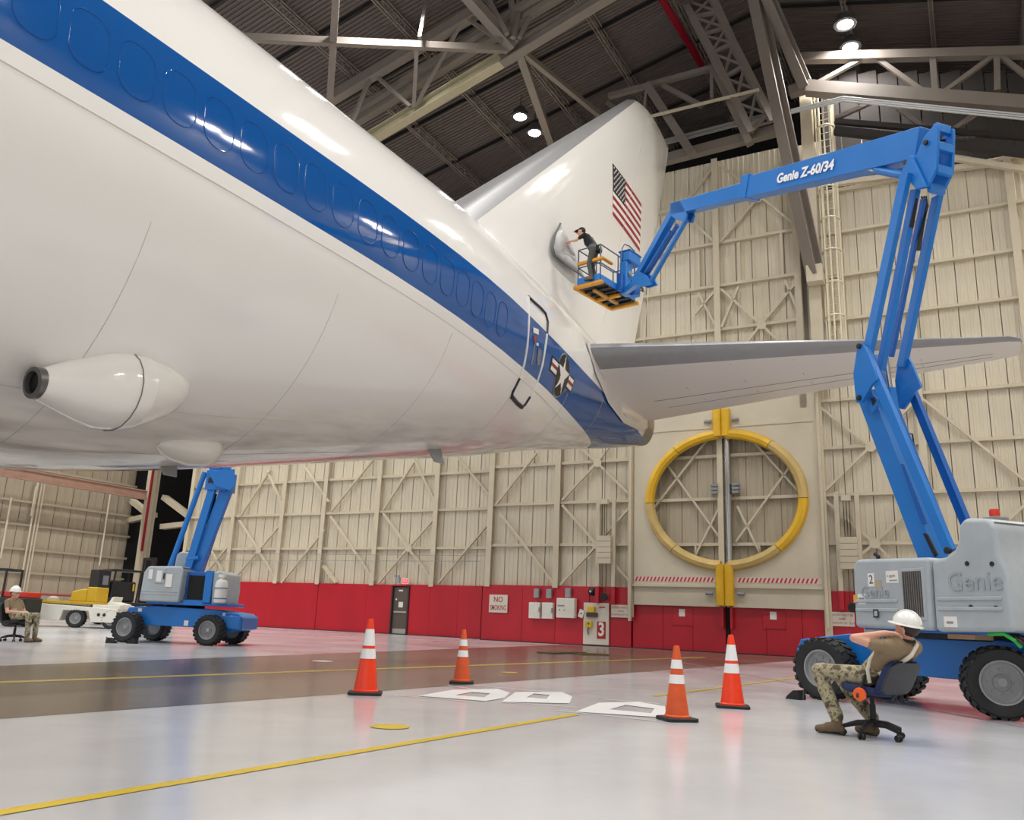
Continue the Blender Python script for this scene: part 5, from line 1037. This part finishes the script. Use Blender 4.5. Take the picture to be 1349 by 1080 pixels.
def capsule(mb, a, ra, b, rb, seg=14):
    a = V(a); b = V(b); d = b - a
    if d.length < 1e-4: d = V((0, 0, 1e-3)); b = a + d
    d.normalize(); pts = []
    for k in range(1, 5): t = PI / 2 * (1 - k / 4); pts.append((ra * math.cos(t), -ra * math.sin(t), 0))
    for k in range(0, 4): t = PI / 2 * k / 4; pts.append((rb * math.cos(t), rb * math.sin(t), 1))
    x = d.orthogonal().normalized(); y = d.cross(x)
    mb.loft([[(a if e == 0 else b) + d * h + (x * math.cos(2 * PI * q / seg) + y * math.sin(2 * PI * q / seg)) * max(r, .001) for q in range(seg)] for r, h, e in pts])
def figure(bones, mats, name, loc, rz, label, voxel=.009):
    mb = MB()
    for (a, ra, b, rb, mi) in bones: capsule(mb, a, ra, b, rb)
    me = mb.mesh('tmp', mats[0]); o = bpy.data.objects.new('tmp', me); COL.objects.link(o)
    rmod = o.modifiers.new('r', 'REMESH'); rmod.mode = 'VOXEL'; rmod.voxel_size = voxel; rmod.use_smooth_shade = True
    sm = o.modifiers.new('s', 'SMOOTH'); sm.factor = .5; sm.iterations = 4
    dg = bpy.context.evaluated_depsgraph_get(); out = bpy.data.meshes.new_from_object(o.evaluated_get(dg)); bpy.data.objects.remove(o)
    out.materials.clear()
    for m_ in mats: out.materials.append(m_)
    B = [(V(a), ra, V(b) - V(a), rb, mi) for a, ra, b, rb, mi in bones]
    idx = []
    for p in out.polygons:
        c = p.center; best = 1e9; bi = 0
        for a, ra, ab, rb, mi in B:
            t = max(0, min(1, (c - a).dot(ab) / max(ab.length_squared, 1e-9))); dd = abs((c - a - ab * t).length - (ra + (rb - ra) * t))
            if dd < best: best = dd; bi = mi
        idx.append(bi)
    out.polygons.foreach_set('material_index', idx); out.shade_smooth(); out.name = name
    ob = link(name, out); ob.location = loc; ob.rotation_euler = (0, 0, rz); return tag(ob, label, 'person')
def hand(bones, wrist, d, palm_n, mi, s=1.0, curl=.5):
    """palm with four unequal fingers and a thumb leaving the side of the palm; d points along the hand, palm_n out of the palm"""
    d = V(d).normalized(); n = V(palm_n); n = (n - d * n.dot(d)).normalized(); sd = d.cross(n); w0 = V(wrist)
    pe = w0 + d * .085 * s
    for k in (-1, 0, 1): bones.append((w0 + sd * .014 * k * s, .021 * s, pe + sd * .024 * k * s, .017 * s, mi))
    for k, L_ in zip((-1.5, -.5, .5, 1.5), (.07, .082, .078, .06)):
        p0 = pe + sd * .021 * k * s; d1 = (d + n * curl * .6).normalized(); p1 = p0 + d1 * L_ * .5 * s; d2 = (d + n * curl * 1.7).normalized(); p2 = p1 + d2 * L_ * .5 * s
        bones.append((p0, .0105 * s, p1, .0098 * s, mi)); bones.append((p1, .0098 * s, p2, .0085 * s, mi))
    t0 = w0 + d * .03 * s - sd * .03 * s; t1 = t0 + (d * .6 - sd * .7 + n * .3).normalized() * .04 * s; t2 = t1 + (d * .9 - sd * .2 + n * .4).normalized() * .032 * s
    bones.append((t0, .013 * s, t1, .0115 * s, mi)); bones.append((t1, .0115 * s, t2, .0095 * s, mi))
def head(bones, c, f, up, mi):
    """skull, jaw, nose, brow, ears; c = head centre, f = face direction"""
    c = V(c); f = V(f).normalized(); up = V(up); up = (up - f * up.dot(f)).normalized(); s = up.cross(f)
    bones += [(c + up * .035 - f * .018, .082, c + up * .03 + f * .02, .078, mi), (c - up * .03 + f * .022, .064, c - up * .075 + f * .055, .036, mi), (c + up * .018 + f * .075, .022, c + up * .018 + f * .078, .022, mi)]
    bones += [(c - up * .005 + f * .094, .011, c - up * .028 + f * .108, .014, mi), (c - up * .06 + f * .09, .014, c - up * .062 + f * .088, .014, mi)]
    for q in (-1, 1): bones.append((c + s * .08 * q - f * .006 + up * .014, .014, c + s * .083 * q - f * .004 - up * .028, .011, mi)); bones.append((c + s * .03 * q + f * .075 - up * .012, .024, c + s * .028 * q + f * .07 - up * .03, .024, mi))
    return c, f, up, s
def face_parts(ob, H, hair=True):
    c, f, up, s = H
    for q in (-1, 1): mb = MB(); capsule(mb, c + s * .031 * q + f * .083 + up * .004, .0105, c + s * .033 * q + f * .083 + up * .004, .0105, 10); mb.obj('eye', m_eye, ob, smooth=60)
    if hair:
        mb = MB(); capsule(mb, c + up * .03 - f * .03, .089, c + up * .045 - f * .005, .083, 18); mb.obj('hair', m_hair, ob, smooth=60)
def hard_hat(ob, H, tilt=0.0):
    c, f, up, s = H; up2 = (up - f * tilt).normalized(); f2 = s.cross(up2) * -1 if s.cross(up2).dot(f) < 0 else s.cross(up2); o = c + up * .055
    mb = MB(); rings = []
    for k in range(9):
        t = PI / 2 * k / 8; r = math.cos(t); rings.append([o + f2 * (.128 * r * math.cos(2 * PI * q / 28) - .005) + s * (.112 * r * math.sin(2 * PI * q / 28)) + up2 * (.125 * math.sin(t)) for q in range(28)])
    mb.loft(rings); hh = mb.obj('hard_hat', m_hat, ob, smooth=50)
    br = MB(); br.loft([[o + f2 * ((.128 + e + (.028 if math.cos(2 * PI * q / 28) > .2 and e > 0 else 0)) * math.cos(2 * PI * q / 28) - .005) + s * ((.112 + e) * math.sin(2 * PI * q / 28)) + up2 * h for q in range(28)] for e, h in ((-.004, .006), (.016, .0), (.017, -.008), (-.004, -.006))], True, False, True); br.obj('hat_brim', m_hat, hh, smooth=50)
    rb = MB(); rb.tube([o + f2 * (.130 * math.cos(t) - .005) + up2 * (.129 * math.sin(t)) for t in [PI * k / 14 for k in range(1, 14)]], .012, 6); rb.obj('hat_ridge', m_hat, hh, smooth=50)
    return hh
def boots(bones, ank, toe_dir, mi, ms, s=1.0):
    a = V(ank); d = V(toe_dir).normalized(); bones.append((a + V((0, 0, .07)), .052, a, .05, mi)); h = a - d * .03; h.z = a.z - .045; t = a + d * .17; t.z = a.z - .05
    bones.append((h, .042, a + d * .08 - V((0, 0, .03)), .046, mi)); bones.append((a + d * .06 - V((0, 0, .04)), .043, t, .036, mi)); bones.append((h - V((0, 0, .02)), .033, t - V((0, 0, .012)), .03, ms))
PM = [m_face, m_tan, m_camo, m_boot, m_sole]
# ---------------- office chairs
m_chb = mat('chair_shell_charcoal', (52, 54, 60), .6); m_chf = mat('chair_fabric_navy', (30, 44, 84), .85, bump=.3, bscale=60); m_chk = mat('chair_fabric_black', (26, 27, 30), .8)
def office_chair(loc, rz, label, fab, tilt=.28, bh=.46):
    e_ = empty('office_chair', loc, rz, label, 'chair')
    for k in range(5):
        a = 2 * PI * k / 5 + .5; d = V((math.cos(a), math.sin(a), 0)); lg = MB().tube([d * .03 + V((0, 0, .13)), d * .14 + V((0, 0, .125)), d * .27 + V((0, 0, .085))], [.032, .026, .018], 8).obj('base_leg', m_black, e_, smooth=40)
        cs = MB(); sd = V((-d.y, d.x, 0))
        for q in (-1, 1): cs.lathe([(.001, -.011), (.027, -.01), (.03, 0), (.027, .01), (.001, .011)], d * .27 + sd * .018 * q + V((0, 0, .03)), sd, 14)
        cs.tube([d * .27 + V((0, 0, .085)), d * .27 + V((0, 0, .03))], .009, 6); cs.obj('caster', m_black, lg, smooth=40)
    MB().lathe([(.05, .1), (.045, .16), (.028, .17), (.028, .3), (.02, .3), (.02, .38)], seg=16).obj('gas_column', m_black, e_, smooth=40)
    MB().box(-.12, .1, -.08, .08, .36, .40).obj('tilt_mechanism', m_black, e_, bevel=.01); MB().tube([(.02, .05, .38), (.02, .3, .37)], .008, 6).obj('lever', m_black, e_)
    st = MB(); st.loft([[V((.235 * math.cos(t) * (abs(math.cos(t)) ** -.35 if abs(math.cos(t)) > .05 else 1) * r, .24 * math.sin(t) * (abs(math.sin(t)) ** -.35 if abs(math.sin(t)) > .05 else 1) * r, z + .02 * math.cos(t))) for t in [2 * PI * k / 28 for k in range(28)]] for r, z in ((.9, .40), (1, .42), (1.0, .455), (.93, .475), (.5, .47))]); st.obj('seat', fab, e_, smooth=50)
    # curved, reclined backrest: pad in front, shell behind
    def bpt(y, z, off): x = -.21 - tilt * z - .35 * (0.05 - y * y) + off; return V((x, y, .40 + z))
    ys = [-.23 + .46 * k / 10 for k in range(11)]
    def sheet(o0, o1, zlo, zhi, name, m_):
        g = MB(); outl = [(y, zlo + (zhi - zlo) * j / 8) for j in range(9) for y in ys]
        def sh(y, z):  # round the corners
            f_ = (z - zlo) / (zhi - zlo); e = min(f_, 1 - f_); k = 1 - .32 * max(0, (.22 - e) / .22) ** 2; return y * k
        for off in (o0, o1): g.add([bpt(sh(y, z), z, off) for y, z in outl], [(j * 11 + i, j * 11 + i + 1, j * 11 + i + 12, j * 11 + i + 11) for j in range(8) for i in range(10)])
        n_ = 99; per = [i for i in range(11)] + [j * 11 + 10 for j in range(1, 9)] + [88 + i for i in range(9, -1, -1)] + [j * 11 for j in range(7, 0, -1)]
        fs = [(per[k], per[(k + 1) % len(per)], per[(k + 1) % len(per)] + n_, per[k] + n_) for k in range(len(per))]; g.f += fs; g.mi += [0] * len(fs)
        return g.obj(name, m_, e_, smooth=45)
    sheet(.0, .055, .0, bh, 'back_pad', fab); sheet(-.03, -.002, .01, bh - .015, 'back_shell', m_chb)
    MB().tube([(-.05, 0, .37), (-.2, 0, .36), (-.245, 0, .42), (-.25, 0, .5)], .022, 8).obj('back_bar', m_black, e_, smooth=40)
    return e_
# ---------------- seated man, back to us, hands behind his head
fa = V((-.55, .835, 0)).normalized(); pA = onfloor(1152, 972); rzA = math.atan2(fa.y, fa.x)
office_chair((pA.x, pA.y, 0), rzA, 'navy office chair with charcoal shell, man leaning back beside the tall lift', m_chf, .52, .31)
b = []
hipc = V((-.02, 0, .555)); chest = V((-.25, -.01, .765)); nk = V((-.385, -.02, .895)); hd = V((-.385, -.025, .985))
for q in (-1, 1): b.append((hipc + V((0, .08 * q, 0)), .103, V((-.12, .075 * q, .65)), .105, 2))
b.append((V((-.10, 0, .65)), .125, chest, .14, 1))
for q in (-1, 1): b.append((V((-.15, .075 * q, .67)), .11, V((-.315, .12 * q, .83)), .115, 1)); b.append((V((-.32, .12 * q, .84)), .085, V((-.33, .215 * q, .835)), .074, 1))
b.append((V((-.355, -.12, .83)), .08, V((-.355, .12, .83)), .08, 1)); b.append((nk - V((-.03, 0, .02)), .056, hd - V((-.005, 0, .06)), .053, 0))
HA = head(b, hd, V((1, .12, .03)), V((-.12, 0, 1)), 0)
LE_ = V((-.12, .40, .90)); LH = V((-.31, .20, .955))
b.append((V((-.325, .205, .835)), .062, V((-.24, .30, .85)), .056, 1)); b.append((V((-.24, .30, .85)), .044, LE_, .040, 0)); b.append((LE_, .039, LH, .028, 0)); hand(b, LH, V((-.35, -.75, -.05)), V((-.3, 0, -.8)), 0, 1.0, .5)
RE_ = V((-.13, -.39, .90)); RH = V((-.30, -.19, .93))
b.append((V((-.325, -.205, .835)), .062, V((-.22, -.31, .87)), .056, 1)); b.append((V((-.22, -.31, .87)), .044, RE_, .040, 0)); b.append((RE_, .039, RH, .028, 0)); hand(b, RH, V((-.4, .6, .1)), V((0, .4, -.6)), 0, 1.0, .7)
LK = V((.45, .17, .575)); LA = V((.26, .19, .10)); RK = V((.45, -.14, .55)); RA = V((.08, -.10, .10))
for hp_, K_, A_ in ((V((.0, .09, .55)), LK, LA), (V((.0, -.09, .55)), RK, RA)):
    b.append((hp_, .10, K_, .072, 2)); b.append((K_, .072, K_.lerp(A_, .35), .070, 2)); b.append((K_.lerp(A_, .35), .070, A_ + V((0, 0, .07)), .064, 2))
boots(b, LA, V((.7, .6, 0)), 3, 4); boots(b, RA, V((.8, -.1, 0)), 3, 4)
manA = figure(b, PM, 'person', (pA.x, pA.y, 0), rzA, 'person in tan T-shirt and white hard hat leaning back in a navy office chair')
face_parts(manA, HA); hard_hat(manA, HA, .16)
MB().tube([V((-.36, -.10, .925)), V((-.445, -.07, .86)), V((-.425, .0, .77)), V((-.345, .08, .68)), V((-.2, .17, .58))], .022, 6).obj('safety_strap', m_strap, manA, smooth=50)
MB().tube([V((-.24, .16, .85)), V((-.13, .18, .72)), V((-.1, .19, .62)), V((-.12, .2, .5))], .018, 6).obj('safety_strap', m_strap, manA, smooth=50)
MB().tube([V((-.375 + .072 * math.cos(t), -.02 + .072 * math.sin(t), .905 + .02 * math.cos(t))) for t in [2 * PI * k / 20 for k in range(20)]], .013, 6, closed=True).obj('collar_band', m_blackshirt, manA, smooth=50)
rl = MB().lathe([(.02, -.022), (.055, -.02), (.06, 0), (.055, .02), (.02, .022)], (-.07, .29, .40), (-.3, 1, 0), 18).obj('orange_lanyard_reel', mat('reel_orange', (240, 96, 30), .4), manA, smooth=40); MB().tube([(-.07, .29, .44), (-.08, .245, .5), (-.08, .20, .57)], .014, 6).obj('reel_webbing', m_blackshirt, rl); MB().tube([(-.07, .31, .39), (-.055, .32, .39)], .02, 8).obj('reel_hub', m_ink, rl)
for k in range(2): MB().tube([(-.22 - .03 * k, -.02 - .06 * k, .40), (-.23 - .04 * k, -.04 - .06 * k, .35), (-.22 - .05 * k, -.08 - .05 * k, .345), (-.22 - .05 * k, -.1 - .05 * k, .40)], .011, 6).obj('lanyard_loop', m_black, manA, smooth=50)
# ---------------- seated man by the side wall, hands in his lap
fb3 = V((.93, -.25, 0)).normalized(); pB = onfloor(17, 845); rzB = math.atan2(fb3.y, fb3.x)
office_chair((pB.x, pB.y, 0), rzB, 'black office chair holding the man by the side wall', m_chk, .3)
b = []
hipc = V((.0, 0, .56)); chest = V((-.15, 0, .80)); nk = V((-.21, 0, .955)); hd = V((-.17, .0, 1.065))
for q in (-1, 1): b.append((hipc + V((0, .075 * q, 0)), .105, V((-.07, .07 * q, .68)), .105, 2))
b.append((V((-.05, 0, .66)), .12, chest, .13, 1))
for q in (-1, 1):
    b.append((V((-.08, .06 * q, .70)), .10, V((-.17, .10 * q, .87)), .10, 1)); b.append((V((-.17, .10 * q, .885)), .07, V((-.17, .185 * q, .88)), .062, 1))
    El = V((-.06, .25 * q, .66)); Hn = V((.17, .08 * q, .66)); b.append((V((-.17, .185 * q, .88)), .060, V((-.11, .225 * q, .76)), .054, 1)); b.append((V((-.11, .225 * q, .76)), .042, El, .038, 0)); b.append((El, .038, Hn, .027, 0)); hand(b, Hn, V((.6, -.5 * q, -.1)), V((0, -.2 * q, -1)), 0, 1.0, .8)
    K_ = V((.44, .12 * q, .60)); A_ = V((.47, .11 * q, .10)); b.append((V((.02, .09 * q, .55)), .096, K_, .066, 2)); b.append((K_, .066, K_.lerp(A_, .4), .064, 2)); b.append((K_.lerp(A_, .4), .064, A_ + V((0, 0, .07)), .056, 2)); boots(b, A_, V((1, .1 * q, 0)), 3, 4)
b.append((nk - V((.0, 0, .05)), .058, hd - V((-.0, 0, .06)), .052, 0)); HB = head(b, hd, V((1, 0, .02)), V((0, 0, 1)), 0)
manB = figure(b, PM, 'person', (pB.x, pB.y, 0), rzB, 'person in tan T-shirt and white hard hat seated by the tow tractor', .011); face_parts(manB, HB); hard_hat(manB, HB, -.05)
# ---------------- worker in the basket, leaning to the fin
ft = onfloor(780, 372.5, 9.84); fdir = -AB; sdv = V((0, 0, 1)).cross(fdir)
def fin_at(px, py, lat): return onplane(px, py, AB * (lat - AP), AB)
rzC = math.atan2(fdir.y, fdir.x)
def lc(p): p = V(p) - ft; return V((p.dot(fdir), p.dot(sdv), p.z))
HL = lc(fin_at(744, 298, .74)); HR = lc(fin_at(738, 324, .74))
b = []
PC = [m_face, m_blackshirt, m_greyp, m_boot, m_sole]
hip = V((-.05, .02, .94)); ch_ = V((.13, .04, 1.26)); nk = V((.23, .06, 1.43)); hd = V((.31, .07, 1.53))
for q in (-1, 1):
    A_ = V((-.02, .12 * q, .115)); K_ = V((.05, .11 * q, .50)); b.append((hip + V((0, .075 * q, -.02)), .10, K_, .068, 2)); b.append((K_, .068, A_ + V((0, 0, .07)), .056, 2)); boots(b, A_, V((1, .15 * q, 0)), 3, 4); b.append((hip + V((0, .06 * q, .02)), .108, V((.0, .06 * q, 1.05)), .10, 2))
    b.append((V((0, .05 * q, 1.05)), .10, ch_ + V((0, .08 * q, .05)), .105, 1)); b.append((ch_ + V((.02, .09 * q, .08)), .07, ch_ + V((.02, .18 * q, .09)), .062, 1))
b.append((V((0, 0, 1.0)), .115, ch_, .125, 1)); b.append((nk - V((.02, 0, .05)), .055, hd - V((.02, 0, .06)), .05, 0)); HC_ = head(b, hd, V((.9, .3, -.15)), V((.2, 0, 1)), 0)
for q, Hh in ((1, HL), (-1, HR)):
    if (HL.y > HR.y) != (q > 0 and Hh is HL or q < 0 and Hh is HR): pass
S_ = [ch_ + V((.02, .18, .09)), ch_ + V((.02, -.18, .09))]
if HL.y < HR.y: S_ = S_[::-1]
for s0, Hh in zip(S_, (HL, HR)):
    v_ = Hh - s0; Lm = .60; Hh2 = s0 + v_ * min(1, Lm / v_.length); m_ = s0.lerp(Hh2, .5) + V((0, 0, -.05)); b.append((s0, .058, s0.lerp(m_, .55), .052, 1)); b.append((s0.lerp(m_, .55), .042, m_, .038, 0)); b.append((m_, .037, Hh2 - v_.normalized() * .1, .026, 0)); hand(b, Hh2 - v_.normalized() * .1, v_, V((0, 0, -1)), 0, 1.0, .3)
manC = figure(b, PC, 'person', ft, rzC, 'person in black T-shirt and cap reaching from the lift basket to the fin', .011); face_parts(manC, HC_)
c, f, up, s = HC_; mb = MB(); o = c + up * .045
mb.loft([[o + f * (.108 * math.cos(t) * math.cos(2 * PI * q / 20) - .008) + s * (.096 * math.cos(t) * math.sin(2 * PI * q / 20)) + up * (.085 * math.sin(t)) for q in range(20)] for t in [PI / 2 * k / 6 for k in range(7)]]); cap = mb.obj('baseball_cap', m_blackshirt, manC, smooth=50)
MB().prism([o + f * (.08 + .11 * math.sin(PI * k / 8)) + s * (.085 * math.cos(PI * k / 8)) for k in range(9)], up * .012).obj('cap_visor', m_blackshirt, cap)
m_har = mat('harness_grey', (110, 112, 112), .7)
for q in (-1, 1): MB().tube([V((-.12, .05 * q, 1.02)), V((-.06, .09 * q, 1.18)), V((.06, .09 * q, 1.38)), V((.14, .08 * q, 1.44)), V((.24, .08 * q, 1.34)), V((.2, .08 * q, 1.12)), V((.08, .1 * q, .98))], .016, 6).obj('harness_strap', m_har, manC, smooth=50)
MB().tube([V((-.03 + .135 * math.cos(t), .17 * math.sin(t), .99)) for t in [2 * PI * k / 20 for k in range(20)]], .026, 6, closed=True).obj('harness_belt', m_har, manC, smooth=50)
mb = MB(); mb.box(-.24, -.12, -.12, .12, .86, 1.04); mb.obj('tool_pouch', m_blackshirt, manC, bevel=.03); MB().box(-.255, -.235, -.1, .1, .93, .99).obj('hi_vis_band', mat('hi_vis_yellow', (214, 226, 60), .5), manC)
# masking film he holds against the fin
fp = [(743, 293.5), (751, 306), (760, 326), (768, 348), (775, 366), (765, 358), (748, 346), (735, 335), (732.5, 324), (736, 308)]
m_film = mat('masking_film', (206, 206, 206), .35, var=.18, scale=4, bump=.5, bscale=7); Pf = [fin_at(x, y, .80) for x, y in fp]; cf = sum(Pf, V()) / len(Pf)
fe = empty('masking_film', cf, 0, 'wrinkled grey masking film hanging on the fin before the worker', 'film'); n = len(Pf)
mb = MB(); rr = []
for f_ in (1.0, .7, .4): rr.append([(p - cf) * f_ + AB * (.10 * math.sin(k * 2.1 + f_ * 5) * (1 - f_) - .12 * f_) for k, p in enumerate(Pf)])
mb.loft(rr, True, False); mb.add(rr[-1], [tuple(range(n))]); fo = mb.obj('film_sheet', m_film, fe, smooth=60); sdm = fo.modifiers.new('t', 'SOLIDIFY'); sdm.thickness = .006
MB().tube([(Pf[k] - cf) - AB * .11 for k in (0, 9, 8, 7, 6, 5, 4)], .035, 6).obj('film_edge', mat('film_edge_grey', (112, 114, 112), .5), fe, smooth=50)
